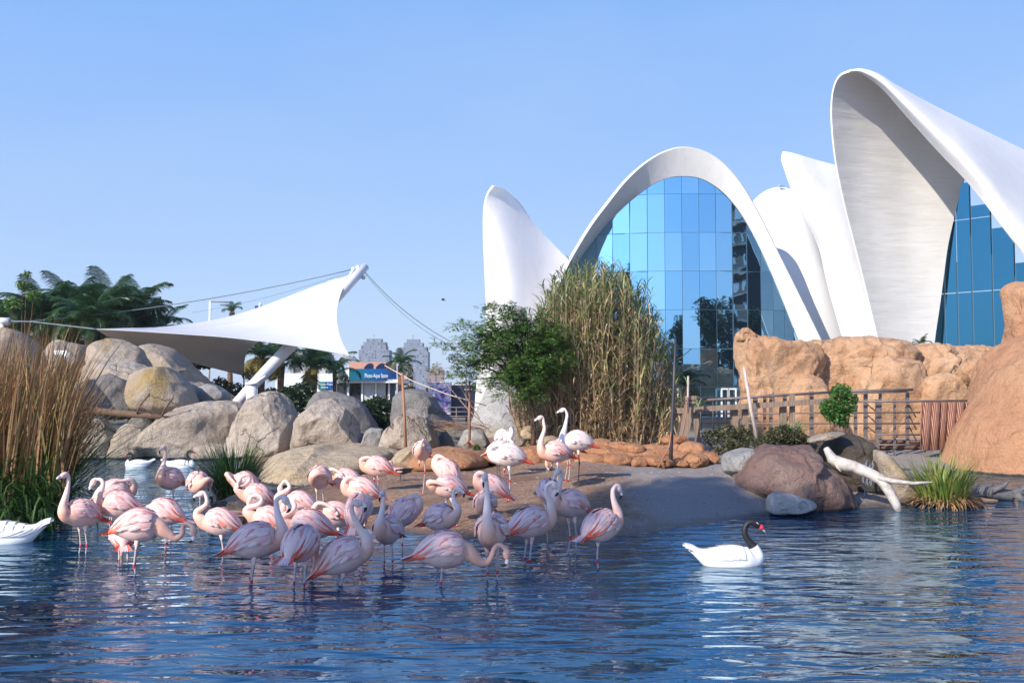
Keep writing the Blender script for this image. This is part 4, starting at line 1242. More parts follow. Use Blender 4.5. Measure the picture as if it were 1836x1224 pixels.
# railing in front of the shop
def railing(label, x0, x1, ys, yb, Yd, step, mat, r=0.025, y_end=None):
    root = empty('railing', at((x0 + x1) / 2, yb, Yd), label, 'railing'); L_ = Vector(root.location)
    n_ = max(1, round((x1 - x0) / step))
    for k in range(n_ + 1):
        x = x0 + (x1 - x0) * k / n_; m_ = MB(); m_.tube([at(x, ys[0] - 1, Yd) - L_, at(x, yb, Yd) - L_], r * 1.3, 6); m_.build('post', mat, root)
    for y in ys:
        m_ = MB(); m_.tube([at(x0 - 2, y, Yd) - L_, at(x1 + 2, y, Yd) - L_], r, 6); m_.build('rail', mat, root)
    return root
railing('thin grey metal railing in front of the kiosk', 530, 760, [722, 729, 737], 765, 38, 26, M['grey_metal'], 0.018)
railing('thin metal railing before the navy hoarding', 775, 905, [730, 738, 746, 757], 775, 36, 22, M['grey_metal'], 0.018)
railing('dark metal railings of the plaza in front of the glass', 1168, 1345, [713, 718, 727, 734, 741, 749, 757, 766, 774], 790, 40, 22, M['dark_metal'], 0.03)
dk = empty('dark_terrace', at(1240, 775, 44), 'dark plinth with planting pot beneath the glass front', 'terrace'); 
bbox('plinth', 1160, 757, 1350, 800, 44, 1.0, plain('dark_slate', (0.03, 0.035, 0.05), 0.4, 0.2), dk)
pot = MB(); p = at(1175, 770, 36); 
pot.tube([p + Vector((0, 0, -0.35)), p + Vector((0, 0, 0.3))], [0.2, 0.27], 16)
tag(pot.build('plant_pot', M['terracotta']), 'orange planter right of the reed clump behind the railings', 'planter')

# ------------------------------------------------------------------ wooden fence and metal frame fence on the right
wf = empty('wooden_fence', at(1340, 800, 25), 'weathered wooden fence with one long top beam', 'fence'); WL = Vector(wf.location)
def plank(name, a, b, Yd, w, th, mat, root, Yb=None):
    L_ = Vector(root.location); m_ = MB(); m_.beam(at(*a, Yd) - L_, at(*b, Yb or Yd) - L_, th, w); return m_.build(name, mat, root, smooth=False)
plank('beam', (1214, 736), (1480, 719), 24.6, 0.13, 0.09, M['wood'], wf)
def vpost(name, x0, y0, x1, y1, Yd, wpx, mat, root, dep=0.12):
    L_ = Vector(root.location); a_ = at(x0, y0, Yd) - L_; b_ = at(x1, y1, Yd) - L_
    w_ = wpx / FPX * Yd / 2
    m_ = MB(); vs = []
    for p in (b_, a_):
        for sx, sy in ((-1, -1), (1, -1), (1, 1), (-1, 1)): vs.append(p + Vector((sx * w_, sy * dep / 2, 0)))
    m_.add(vs, [(3, 2, 1, 0), (4, 5, 6, 7), (0, 1, 5, 4), (1, 2, 6, 5), (2, 3, 7, 6), (3, 0, 4, 7)])
    return m_.build(name, mat, root, smooth=False)
for x0, y0, x1, y1, w_ in ((1246, 737, 1253, 806, 9), (1318, 735, 1318, 806, 10), (1336, 732, 1336, 806, 10), (1402, 728, 1402, 790, 11), (1419, 708, 1421, 780, 8), (1505, 716, 1507, 790, 10)):
    vpost('post', x0 + (x0 * 7 % 5) - 2, y0 - (x0 * 3 % 5), x1, y1, 24.8, w_, M['wood'], wf)
lp = empty('leaning_plank', at(1222, 800, 24.2), 'pale split plank leaning at the left end of the fence', 'plank')
vpost('board', 1238, 716, 1222, 802, 24.2, 17, M['wood'], lp, 0.08)
for s_ in (0, 1): vpost('cleat', 1231 + s_ * 0, 709 + 5 * s_ * 2, 1247, 713 + 5 * s_ * 2, 24.05, 6, M['wood'], lp, 0.1) if False else None
m_ = MB(); m_.box(at(1238, 713, 24.1) - Vector(lp.location), 0.26, 0.1, 0.10); m_.box(at(1238, 721, 24.1) - Vector(lp.location), 0.24, 0.1, 0.06); m_.build('cleat', M['wood'], lp, smooth=False)
# metal frame fence
mf = empty('metal_frame_fence', at(1550, 800, 27), 'brown metal post and rail fence before the sandstone wall', 'fence'); ML = Vector(mf.location)
for x, y0, y1, w_ in ((1354, 712, 800, 8), (1382, 706, 800, 5), (1407, 707, 800, 6), (1455, 702, 790, 6), (1534, 700, 790, 5), (1552, 697, 800, 6), (1573, 716, 806, 6), (1578, 700, 790, 4), (1604, 716, 820, 3), (1627, 698, 800, 5), (1371, 708, 790, 5)):
    vpost('post', x, y0, x, y1, 27, w_, M['grey_metal'] if x != 1371 else M['wood_brown'], mf, 0.08)
for (x0, y0, x1, y1, r_) in ((1268, 717, 1500, 702, 0.035), (1500, 702, 1637, 698, 0.035), (1532, 720, 1750, 718, 0.03), (1340, 741, 1650, 739, 0.02), (1340, 759, 1650, 759, 0.02), (1570, 779, 1650, 779, 0.02), (1575, 797, 1650, 797, 0.02), (1500, 706, 1627, 702, 0.02)):
    m_ = MB(); m_.tube([at(x0, y0, 26.8) - ML, at(x1, y1, 26.8) - ML], r_, 8); m_.build('rail', M['grey_metal'], mf)
for (x0, y0, x1, y1) in ((1552, 722, 1571, 738), (1552, 741, 1571, 758), (1552, 762, 1570, 776), (1629, 724, 1642, 748), (1629, 742, 1643, 770), (1629, 762, 1643, 790)):
    m_ = MB(); m_.tube([at(x0, y0, 27.05) - ML, at(x1, y1, 27.05) - ML], 0.018, 6); m_.build('brace', M['grey_metal'], mf)
wk = empty('walkway', at(1560, 805, 28.5), 'dark wooden walkway deck low behind the metal fence', 'walkway')
for k in range(4):
    plank('deck_board', (1400, 790 + k * 4), (1660, 790 + k * 4), 28.5 - k * 0.1, 0.05, 0.25, M['wood_brown'], wk)
# hanging mat
m_ = MB(); n_ = 40; vs = []
for k in range(n_ + 1):
    f = k / n_; x = 1653 + f * 110
    p = at(x, 721, 26.4); q = at(1647 + f * 108, 806, 26.4)
    off = 0.06 * math.sin(f * 47) + 0.035 * math.sin(f * 17 + 1)
    vs += [(p.x, p.y + off, p.z), (q.x, q.y + off - 0.1, q.z)]
m_.add(vs, [(2 * k, 2 * k + 2, 2 * k + 3, 2 * k + 1) for k in range(n_)])
t = NT('reddish_cane_mat')
w = t.node('ShaderNodeTexWave', wave_type='BANDS', bands_direction='X'); w.inputs['Scale'].default_value = 9; w.inputs['Distortion'].default_value = 3; w.inputs['Detail'].default_value = 3
t.l.new(t.mapped((1, 1, 0.12)), w.inputs['Vector'])
c = t.ramp(w.outputs['Fac'], [(0.2, (0.15, 0.055, 0.035)), (0.6, (0.30, 0.12, 0.075)), (0.9, (0.46, 0.26, 0.18))])
M['mat'] = t.out(c, 0.85, t.bump(w.outputs['Fac'], 0.02))
o = m_.build('cane_mat', M['mat']); tag(o, 'reddish cane mat hanging from the top rail beside the cliff', 'mat')
md = o.modifiers.new('thick', 'SOLIDIFY'); md.thickness = 0.03

# poles and sticks
def stick(name, label, pts, rad, mat, cat='pole', extra=None):
    root = empty(name, pts[0], label, cat); L_ = Vector(root.location)
    m_ = MB(); m_.tube([Vector(p) - L_ for p in pts], rad, 8); m_.build('shaft', mat, root)
    if extra:
        for e in extra:
            m_ = MB(); m_.tube([Vector(p) - L_ for p in e[0]], e[1], 6); m_.build('twig', e[2] if len(e) > 2 else mat, root)
    return root
Yp = ground_hit(1203, 838).y
stick('dark_pole', 'tall thin dark pole with side twigs right of the reed clump', [at(1202, 842, Yp), at(1204, 780, Yp), at(1208, 700, Yp), at(1211, 606, Yp)], [0.045, 0.04, 0.035, 0.02], M['dark_metal'], extra=[
    ([at(1210, 648, Yp), at(1222, 640, Yp), at(1240, 625, Yp)], 0.008), ([at(1210, 655, Yp), at(1198, 650, Yp), at(1188, 640, Yp)], 0.008), ([at(1204, 770, Yp), at(1200, 800, Yp - .2), at(1180, 838, Yp - .3)], 0.015, M['stick'])])
stick('pink_pole', 'pale pinkish pole leaning on the wooden fence', [at(1359, 796, 24.2), at(1346, 730, 24.2), at(1334, 658, 24.3)], [0.045, 0.04, 0.035], M['stick_pale'])
stick('short_pole', 'short pale stick above the leaning plank', [at(1233, 740, 24.0), at(1234, 674, 24.0)], [0.03, 0.025], M['stick_pale'], extra=[([at(1233, 712, 23.95), at(1229, 750, 23.9), at(1222, 790, 23.9)], 0.015, M['stick'])])
stick('red_stake', 'reddish wooden stake standing left of the round boulder', [at(728, 818, 24.5), at(725, 745, 24.5), at(721, 668, 24.5)], [0.04, 0.036, 0.03], M['stick'])
mb_ = MB()
stick('thin_stake', 'thin reddish stake with a lamp head shaft right of the low bluish rocks', [at(842, 800, 25), at(842, 683, 25)], [0.032, 0.026], M['stick'], extra=[([at(842, 790, 25), at(833, 797, 24.9)], 0.03), ([at(842, 790, 25), at(852, 798, 24.9)], 0.03)])
stick('white_cane', 'long pale cane slanting down across the boulders', [at(690, 655, 27), at(740, 683, 26.7), at(800, 706, 26.3), at(872, 727, 26)], [0.012, 0.016, 0.016, 0.012], M['stick_pale'])
stick('bent_cane', 'long yellowish dry cane slanting from the stake to the concrete foot', [at(792, 678, 26), at(840, 735, 25.6), at(862, 755, 25.4), at(880, 775, 25)], [0.012, 0.016, 0.016, 0.014], M['wood'], extra=[([at(818, 680, 25.9), at(842, 722, 25.5), at(860, 750, 25.4)], 0.010)])

# lamp seen between tree and hoarding
e = empty('street_lamp', at(836, 740, 48), 'curved street lamp left of the white vault behind the hoarding', 'street lamp'); L_ = Vector(e.location)
m_ = MB(); m_.tube([Vector((0, 0, -.5)), at(836, 680, 48) - L_, at(834, 674, 48) - L_, at(828, 673, 48) - L_], 0.04, 8); m_.build('pole', M['grey_metal'], e)
m_ = MB(); m_.tube([at(832, 673, 48) - L_, at(826, 674, 48) - L_], [0.05, 0.12], 8); m_.build('lamp_shade', M['grey_metal'], e)

# fallen branch across the left boulders
stick('fallen_branch', 'brown fallen branch lying across the left boulders', [at(140, 732, 29.6), at(165, 736, 29.6), at(230, 742, 29.5), at(270, 745, 29.5), at(305, 750, 29.4)], [0.09, 0.11, 0.10, 0.09, 0.05], M['bark'], 'branch',
      extra=[([at(245, 741, 29.4), at(252, 725, 29.3), at(268, 706, 29.3)], 0.03), ([at(290, 746, 29.3), at(296, 732, 29.2), at(310, 713, 29.2)], 0.03), ([at(250, 728, 29.3), at(262, 735, 29.3)], 0.02)])
# bleached driftwood arching over the waterfall
root = stick('driftwood', 'bleached white driftwood trunk arching down into the water', [at(1481, 803, 17.2), at(1492, 822, 17.1), at(1508, 831, 17), at(1530, 836, 16.9), at(1558, 848, 16.8), at(1580, 859, 16.7), at(1594, 880, 16.6), at(1606, 902, 16.5), at(1614, 920, 16.5)],
     [0.05, 0.095, 0.12, 0.105, 0.10, 0.10, 0.085, 0.075, 0.06], M['dead_white'], 'driftwood',
     extra=[([at(1576, 856, 16.65), at(1600, 862, 16.5), at(1635, 866, 16.4), at(1672, 864, 16.3)], [0.05, 0.04, 0.03, 0.015]), ([at(1495, 824, 17), at(1502, 838, 16.95), at(1508, 845, 16.9)], [0.04, 0.025, 0.01])])
root = stick('sunken_log', 'dark grey dead log with branch stubs lying in the water at the right', [at(1725, 884, 18.2), at(1750, 880, 18.2), at(1780, 882, 18.2), at(1808, 888, 18.2), at(1826, 884, 18.2), at(1850, 868, 18.3), at(1890, 866, 18.4)],
     [0.06, 0.10, 0.12, 0.11, 0.09, 0.08, 0.06], M['dead_grey'], 'log',
     extra=[([at(1778, 880, 18.1), at(1798, 872, 18.05), at(1811, 861, 18)], [0.06, 0.045, 0.01]), ([at(1770, 876, 18.2), at(1782, 866, 18.2)], [0.05, 0.01]), ([at(1822, 886, 18.1), at(1834, 896, 18.1), at(1840, 905, 18.1)], [0.07, 0.05, 0.02]), ([at(1826, 880, 18.2), at(1845, 872, 18.1)], [0.05, 0.03])])
# ================================================================== vegetation
def arc_pts(base, az, lean, L, n=5, droop=0.3):
    """points along a blade: starts upward with `lean`, bends by `droop` towards azimuth az"""
    d = Vector((math.cos(az), math.sin(az), 0)); p = Vector(base); out = [p.copy()]; a = lean
    for i in range(n):
        a += droop / n * (0.5 + 1.0 * i / n) * 1.5
        p = p + (d * math.sin(a) + Vector((0, 0, math.cos(a)))) * (L / n)
        out.append(p.copy())
    return out


def side_of(az): return Vector((-math.sin(az), math.cos(az), 0))


def clump(name, label, cat, parts, group=None, loc=(0, 0, 0)):
    root = empty(name, loc, label, cat, group); L_ = Vector(loc)
    for pname, mb, mats in parts:
        mb.v = [tuple(Vector(v) - L_) for v in mb.v]
        tag(mb.build(pname, mats, root, smooth=False), kind='stuff')
    return root


# ---- giant reed clump in the centre
rr = random.Random(11)
cb = at(1075, 795, 27)
canes, dry, green = MB(), MB(), MB()


def top_at(px):     # top outline of the clump
    xs = [905, 930, 960, 990, 1030, 1075, 1110, 1140, 1170, 1200, 1215]; ys = [700, 640, 580, 515, 500, 490, 500, 535, 570, 640, 720]
    return float(np.interp(px, xs, ys))


for k in range(700):
    bx = rr.gauss(0, 1)
    px0 = 1075 + max(-1.9, min(1.9, bx)) * 68
    Yb = 27 + rr.uniform(-1.6, 1.6)
    tpx = 1075 + (px0 - 1075) * 1.14 + rr.gauss(0, 14)
    tpx = min(1208, max(912, tpx))
    f = rr.random() ** 0.55
    ytop = 790 - (790 - top_at(tpx)) * (0.35 + 0.66 * f) + rr.uniform(-22, 18)
    p0 = at(px0, 796, Yb); p0.z = 0.35
    p1 = at(tpx, ytop, Yb + rr.uniform(-0.6, 0.4))
    if rr.random() < 0.16:      # broken and leaning canes
        p1 = p0.lerp(p1, rr.uniform(0.5, 0.85)) + Vector((rr.uniform(-0.7, 0.7), rr.uniform(-0.8, 0.2), 0))
    mid = p0.lerp(p1, 0.5) + Vector((rr.uniform(-.12, .12), rr.uniform(-.1, .1), 0.05))
    canes.tube([p0, mid, p1], [0.017, 0.014, 0.006], 3, cap=False)
    L = (p1 - p0).length
    nl = int(6 + L * 8.5)
    for j in range(nl):
        t_ = (j + rr.random()) / nl
        if t_ < 0.08 and rr.random() < 0.7: continue
        base = p0.lerp(mid, t_ * 2) if t_ < 0.5 else mid.lerp(p1, t_ * 2 - 1)
        az = rr.uniform(0, 2 * math.pi)
        top = base.z > 1.9 + rr.uniform(-1.0, 1.6) or (tpx > 1120 and base.z > 1.2 and rr.random() < 0.55)
        if top and rr.random() < 0.62:
            green.ribbon(arc_pts(base, az, 0.35, rr.uniform(0.3, 0.62), 4, rr.uniform(0.3, 1.2)), rr.uniform(0.022, 0.045), side_of(az))
        else:
            dry.ribbon(arc_pts(base, az, rr.uniform(0.2, 1.0), rr.uniform(0.3, 0.7), 4, rr.uniform(0.3, 1.5)), rr.uniform(0.02, 0.042), side_of(az))
for k in range(260):   # loose feathery tops
    px0 = rr.uniform(930, 1200); y = top_at(px0) + rr.uniform(-22, 30) + 8
    base = at(px0, y + 30, 27 + rr.uniform(-1, 1))
    tip = base + Vector((rr.uniform(-.3, .3), 0, rr.uniform(0.4, 0.9)))
    canes.tube([base - Vector((0, 0, 0.8)), base, tip], [0.008, 0.007, 0.003], 3, cap=False)
    for j in range(9):
        az = rr.uniform(0, 2 * math.pi); q = base.lerp(tip, j / 9)
        green.ribbon(arc_pts(q, az, 0.4, rr.uniform(0.2, 0.45), 4, 0.9), 0.036, side_of(az))
clump('reed_clump', 'giant clump of dry and green reeds before the glass front', 'reeds', [('canes', canes, M['cane']), ('dry_leaves', dry, M['straw']), ('green_leaves', green, M['reed_green'])], loc=(cb.x, 27, 0.3))

# ---- small spiky plant and agave-like tuft at the foot of the reeds
def tuft(name, label, cat, base, n, L, w, mat, lean=(0.1, 1.0), droop=(0.2, 0.9), rad=0.2, seed=0, mat2=None, n2=0, group=None, L2=0.5):
    r_ = random.Random(seed); g, d = MB(), MB(); base = Vector(base)
    for k in range(n + n2):
        az = r_.uniform(0, 2 * math.pi); rr_ = rad * math.sqrt(r_.random())
        b = base + Vector((math.cos(az) * rr_, math.sin(az) * rr_, -0.03))
        az2 = az + r_.uniform(-0.5, 0.5)
        ll = L * r_.uniform(0.55, 1.05)
        if k < n: g.ribbon(arc_pts(b, az2, r_.uniform(*lean) * (0.4 + 0.6 * rr_ / rad), ll, 5, r_.uniform(*droop)), w * r_.uniform(0.7, 1.2), side_of(az2))
        else: d.ribbon(arc_pts(b, az2, r_.uniform(0.7, 1.5), L * L2 * r_.uniform(0.6, 1.1), 4, r_.uniform(0.6, 1.4)), w * r_.uniform(0.7, 1.1), side_of(az2))
    parts = [('leaves', g, mat)]
    if n2: parts.append(('dead_leaves', d, mat2))
    return clump(name, label, cat, parts, group, loc=tuple(base))


b = ground_hit(1106, 800)
tuft('spiky_plant', 'dark spiky plant at the right foot of the reed clump', 'plant', b, 60, 0.55, 0.03, M['deepgreen'], (0.2, 1.2), (0.1, 0.3), 0.08, 5)
b = gr(440, 884); b.z = 0.05
tuft('rush_tuft', 'bushy green rush tuft with thin seed stalks behind the flock', 'rushes', (b.x + 0.1, 18.2, 0.02), 620, 1.3, 0.017, M['deepgreen'], (0.05, 0.8), (0.1, 0.9), 0.28, 6, M['brownstalk'], 120, L2=0.95)
tuft('iris_clump', 'yellow green iris clump with drooping dead leaves at its base', 'water plant', (at(1690, 893, 17.3).x, 17.3, 0.12), 260, 0.88, 0.030, M['iris'], (0.05, 0.75), (0.1, 0.8), 0.42, 7, M['brownstalk'], 330, L2=0.55)

# ---- left bank reeds
rr = random.Random(21)
br, dg, gr2 = MB(), MB(), MB()
for k in range(1700):
    px0 = rr.uniform(-80, 118); Yb = rr.uniform(14.0, 17.0)
    base = at(px0, 900, Yb); base.z = rr.uniform(0.0, 0.6)
    az = rr.uniform(-0.9, 0.6) if rr.random() < 0.7 else rr.uniform(0, 2 * math.pi)
    L = rr.uniform(1.4, 2.75) if px0 < 95 else rr.uniform(1.1, 2.1)
    br.ribbon(arc_pts(base, az, rr.uniform(0.0, 0.22), L, 5, rr.uniform(0.0, 0.4)), rr.uniform(0.014, 0.03), side_of(az + rr.uniform(-1, 1)), base=1.0)
for k in range(300):   # leaning fan to the right
    base = at(rr.uniform(70, 112), 860, 15.2 + rr.uniform(-.6, .8)); base.z = rr.uniform(0.25, 0.9)
    az = rr.uniform(-0.4, 0.4)
    br.ribbon(arc_pts(base, az, rr.uniform(0.12, 0.55), rr.uniform(0.8, 1.7), 4, rr.uniform(0.0, 0.35)), rr.uniform(0.010, 0.02), side_of(az + 1.3), base=1.0)
for k in range(760):   # broad deep green blades in front
    px0 = rr.uniform(-60, 98); Yb = rr.uniform(14.0, 15.2)
    base = at(px0, 930, Yb); base.z = 0.0
    az = rr.uniform(0, 2 * math.pi) if rr.random() < 0.5 else rr.uniform(-1.4, 0.3)
    dg.ribbon(arc_pts(base, az, rr.uniform(0.05, 0.45), rr.uniform(0.7, 1.75), 6, rr.uniform(0.3, 2.0)), rr.uniform(0.03, 0.055), side_of(az + rr.uniform(-.5, .5)))
for k in range(75):    # long thin blades arching over the water to the right
    base = at(rr.uniform(60, 120), 900, 14.8 + rr.uniform(-.5, .5)); base.z = rr.uniform(0.1, 0.5)
    az = rr.uniform(-0.5, 0.3)
    gr2.ribbon(arc_pts(base, az, rr.uniform(0.35, 0.95), rr.uniform(1.2, 2.3), 7, rr.uniform(0.2, 0.8)), 0.013, side_of(az + 1.2), base=1.0)
for k in range(26):    # tall single seed stalks
    base = at(rr.uniform(-10, 120), 860, rr.uniform(14.5, 16)); base.z = 0.3
    az = rr.uniform(-0.6, 0.9)
    gr2.ribbon(arc_pts(base, az, rr.uniform(0, 0.12), rr.uniform(2.4, 3.3), 6, 0.15), 0.012, side_of(az), base=1.0)
clump('bank_reeds', 'tall dry brown reeds with deep green blades at the left edge', 'reeds', [('dry_stalks', br, M['brownstalk']), ('broad_blades', dg, M['deepgreen']), ('thin_blades', gr2, M['deepgreen'])], loc=(-8.5, 15, 0))

# ---- leafy shrubs and trees
def leafball(mb, c, r, n, ls, rnd_, flat=0.75, az_bias=None):
    c = Vector(c)
    for k in range(n):
        u = Vector((rnd_.gauss(0, 1), rnd_.gauss(0, 1), rnd_.gauss(0, 1))).normalized()
        rad_ = r * (0.45 + 0.6 * rnd_.random())
        p = c + Vector((u.x * rad_, u.y * rad_, u.z * rad_ * flat))
        a = Vector((rnd_.gauss(0, 1), rnd_.gauss(0, 1), rnd_.gauss(0, .6))).normalized(); b_ = a.orthogonal().normalized()
        b_ = (Matrix.Rotation(rnd_.uniform(0, 6.3), 3, a) @ b_)
        s_ = ls * rnd_.uniform(0.6, 1.2)
        mb.add([p - a * s_, p + b_ * s_ * 0.42, p + a * s_, p - b_ * s_ * 0.42], [(0, 1, 2, 3)])


def shrub(name, label, cat, balls, ls, mat, dens=1.0, seed=0, stems=True, group=None, mat2=None, ground=None):
    r_ = random.Random(seed); mb = MB(); st = MB()
    base = balls[0][0]; lo = min(c.z - r * .7 for c, r, n in balls) if ground is None else ground
    root_p = Vector((sum(c.x for c, r, n in balls) / len(balls), sum(c.y for c, r, n in balls) / len(balls), lo))
    for c, r, n in balls:
        leafball(mb, c, r, int(n * dens), ls, r_)
        if stems:
            st.tube([root_p, root_p.lerp(Vector(c), 0.5) + Vector((r_.uniform(-.1, .1) * r, 0, 0)), Vector(c)], [0.03, 0.02, 0.008], 5)
    parts = [('leaves', mb, mat)]
    if stems: parts.append(('stems', st, M['bark']))
    return clump(name, label, cat, parts, group, loc=tuple(root_p))


def balls_px(lst, dens=900):
    """(px,py,r_px,Y) -> world balls"""
    out = []
    for x, y, r, Y in lst:
        rw = r / FPX * Y; out.append((at(x, y, Y), rw, int(dens * (r / 20) ** 2)))
    return out


# small bright green tree by the fence
shrub('small_tree', 'small bright green tree growing in front of the metal fence', 'tree', balls_px([(1508, 703, 20, 22), (1490, 728, 20, 22), (1516, 730, 20, 22), (1500, 745, 20, 22), (1527, 716, 12, 22), (1483, 738, 12, 22), (1512, 758, 10, 22)], 620), 0.045, M['bright'], seed=1, ground=hz(at(1512, 780, 22).x, 22))
shrub('heather_shrub', 'low dark heathery shrub on top of the purple rock', 'shrub', balls_px([(1370, 790, 16, 19), (1395, 780, 22, 19), (1420, 783, 22, 19), (1442, 790, 15, 19), (1405, 768, 12, 19)], 900), 0.035, M['olive'], seed=2)
shrub('wispy_shrub', 'wispy olive shrub along the wooden fence posts', 'shrub', balls_px([(1275, 785, 20, 24.5), (1300, 775, 22, 24.5), (1330, 780, 24, 24.3), (1345, 795, 18, 24), (1310, 800, 18, 24), (1285, 808, 12, 23.5)], 260), 0.06, M['olive'], seed=3)
shrub('dark_shrub', 'dark shrub between the shaded boulders below the kiosk', 'shrub', balls_px([(655, 730, 18, 33), (680, 725, 22, 33), (700, 745, 20, 33), (672, 755, 22, 33), (690, 770, 16, 33)], 500), 0.08, M['shrub'], seed=4)
shrub('dark_shrub', 'dark shrub right of the white bollard behind the boulders', 'shrub', balls_px([(520, 705, 20, 37), (545, 700, 20, 37), (500, 720, 22, 37), (560, 718, 20, 37), (530, 725, 24, 37), (485, 705, 14, 37)], 500), 0.09, M['shrub'], seed=5)
shrub('dark_shrub', 'dark shrub under the low corner of the canopy', 'shrub', balls_px([(395, 690, 18, 42), (420, 700, 20, 42), (375, 705, 18, 42), (440, 705, 16, 42)], 400), 0.09, M['shrub'], seed=6)
shrub('leafy_bush', 'fresh green bush right of the reed clump', 'shrub', balls_px([(1185, 690, 14, 30), (1192, 715, 16, 30), (1180, 738, 14, 30), (1200, 700, 12, 30)], 450), 0.06, M['bright'], seed=7, ground=0.4)
shrub('grass_patch', 'low green herbs on the reddish ledge', 'herbs', [(ground_hit(812, 800) + Vector((0, 0, .06)), 0.16, 300), (ground_hit(835, 803) + Vector((0, 0, .06)), 0.16, 300), (ground_hit(855, 806) + Vector((0, 0, .05)), 0.12, 200)], 0.03, M['bright'], seed=8, stems=False)
tuft('spout_plant', 'young plant with arching green leaves beside the short pole', 'plant', at(1250, 735, 26), 40, 0.6, 0.035, M['reed_green'], (0.2, 1.3), (0.4, 1.5), 0.06, 9)
for x, y, Yd, s_, lb in ((1160, 800, 24.5, 31, 'small herb with narrow leaves at the reed roots'), (1420, 775, 20, 32, 'grassy tuft behind the purple rock')):
    tuft('herb', lb, 'plant', ground_hit(x, y) if Yd > 21 else at(x, y, Yd), 90, 0.4, 0.02, M['reed_green'], (0.1, 1.0), (0.2, 0.9), 0.2, s_)
# twigs of dry brush between boulders
mb = MB(); rr = random.Random(8)
for k in range(46):
    b_ = at(790 + rr.uniform(0, 90), 760 + rr.uniform(0, 14), 27.5); az = math.pi + rr.uniform(-.5, .5)
    e_ = b_ + Vector((-rr.uniform(0.3, 0.9), rr.uniform(-.2, .2), rr.uniform(-0.02, 0.22)))
    mb.tube([b_, b_.lerp(e_, .5) + Vector((0, 0, .04)), e_], [0.012, 0.008, 0.004], 3, cap=False)
tag(mb.build('brushwood', M['cane']), 'dry brushwood lying left of the concrete foot', 'brushwood', kind='stuff')

# feathery acacia
rr = random.Random(31)
ac = empty('acacia_tree', ground_hit(958, 792), 'feathery green acacia spreading left of the reed clump', 'tree')
AL = Vector(ac.location); tr = MB(); lv = MB()
YA = 25.2
tb = at(956, 800, YA); tb.z = AL.z - 0.05
trunk_top = at(948, 690, YA)
tr.tube([tb - AL, at(957, 750, YA) - AL, trunk_top - AL], [0.07, 0.06, 0.045], 9)
ends = [(808, 650, 24.8), (815, 615, 24.6), (835, 600, 25), (850, 582, 25.3), (870, 560, 25.2), (895, 548, 25), (925, 560, 25.4), (915, 590, 24.9), (885, 612, 24.6), (860, 640, 24.7), (985, 610, 25), (1010, 600, 25.3), (1000, 640, 24.7),
        (965, 655, 24.6), (930, 650, 24.4), (900, 680, 24.5), (940, 700, 24.6), (965, 700, 24.8), (845, 680, 24.9), (1005, 660, 25), (980, 580, 25.4), (945, 575, 25.2), (880, 585, 25.6), (960, 620, 25), (905, 625, 25.2)]


def pinnate(mb, p, az, L, pitch=0.9, n=7, lw_=0.05):
    pts = arc_pts(p, az, pitch, L, 3, 0.6)
    for i in range(n):
        f = (i + 0.5) / n * 3; k_ = min(2, int(f)); q = pts[k_].lerp(pts[k_ + 1], f - k_)
        d = (pts[k_ + 1] - pts[k_]).normalized(); s_ = side_of(az)
        for sg_ in (-1, 1):
            tip = q + (s_ * sg_ * 0.9 + d * 0.35) * lw_ * (1.3 - i / n * 0.6)
            mb.add([q, q + d * L / n * 0.5 + (tip - q) * 0.5, tip, q - d * L / n * 0.1 + (tip - q) * 0.5], [(0, 1, 2, 3)])


for (x, y, Yd) in ends:
    e_ = at(x, y, Yd); m_ = trunk_top.lerp(e_, 0.5) + Vector((0, rr.uniform(-.15, .15), 0.12))
    tr.tube([trunk_top - AL - Vector((0, 0, 0.1)), m_ - AL, e_ - AL], [0.035, 0.022, 0.008], 5)
    for s_ in range(15):
        q = m_.lerp(e_, rr.uniform(0.1, 1.08)) + Vector((rr.gauss(0, .20), rr.gauss(0, .25), rr.gauss(0, .15)))
        tr.tube([m_.lerp(e_, 0.5) - AL, q - AL], [0.006, 0.003], 3, cap=False)
        for f in range(13):
            az = rr.uniform(0, 2 * math.pi)
            pinnate(lv, q + Vector((rr.gauss(0, .09), rr.gauss(0, .09), rr.gauss(0, .06))) - AL, az, rr.uniform(0.16, 0.30), rr.uniform(0.9, 1.7), 6, 0.075)
        leafball(lv, q - AL, 0.19, 13, 0.05, rr)
tag(tr.build('trunk', M['bark'], ac)); tag(lv.build('crown', M['acacia'], ac, smooth=False), kind='stuff')

# ---- palms
def frond_mesh(name, L, droop, n=40, mat='palm', w=0.05, ll=0.85, seed=0):
    r_ = random.Random(seed); mb = MB()
    pts = arc_pts((0, 0, 0), 0.0, 0.0, L, 12, droop)
    mb.tube(pts, [0.035 * (1 - k / 14) for k in range(13)], 4, cap=False)
    for i in range(n):
        f = 0.14 + 0.86 * i / n; k_ = min(11, int(f * 12)); q = pts[k_].lerp(pts[k_ + 1], f * 12 - k_)
        d = (pts[k_ + 1] - pts[k_]).normalized()
        l_ = ll * (math.sin(math.pi * (0.12 + 0.85 * f)) ** 0.6) * r_.uniform(0.85, 1.1)
        up_ = Vector((0, 1, 0)).cross(d)
        for sg_ in (-1, 1):
            v = (Vector((0, sg_, 0)) * 0.8 + d * 0.55 - up_ * -0.12).normalized()
            mid = q + v * l_ * 0.55; tip = q + v * l_ + Vector((0, 0, -l_ * r_.uniform(0.15, 0.5)))
            wv = d * w * 0.5
            mb.add([q - wv, q + wv, mid + wv * 0.9, tip, mid - wv * 0.9], [(0, 1, 2, 3, 4)])
    me = bpy.data.meshes.new(name); me.from_pydata(mb.v, [], mb.f); me.materials.append(M[mat]); me.update()
    return me


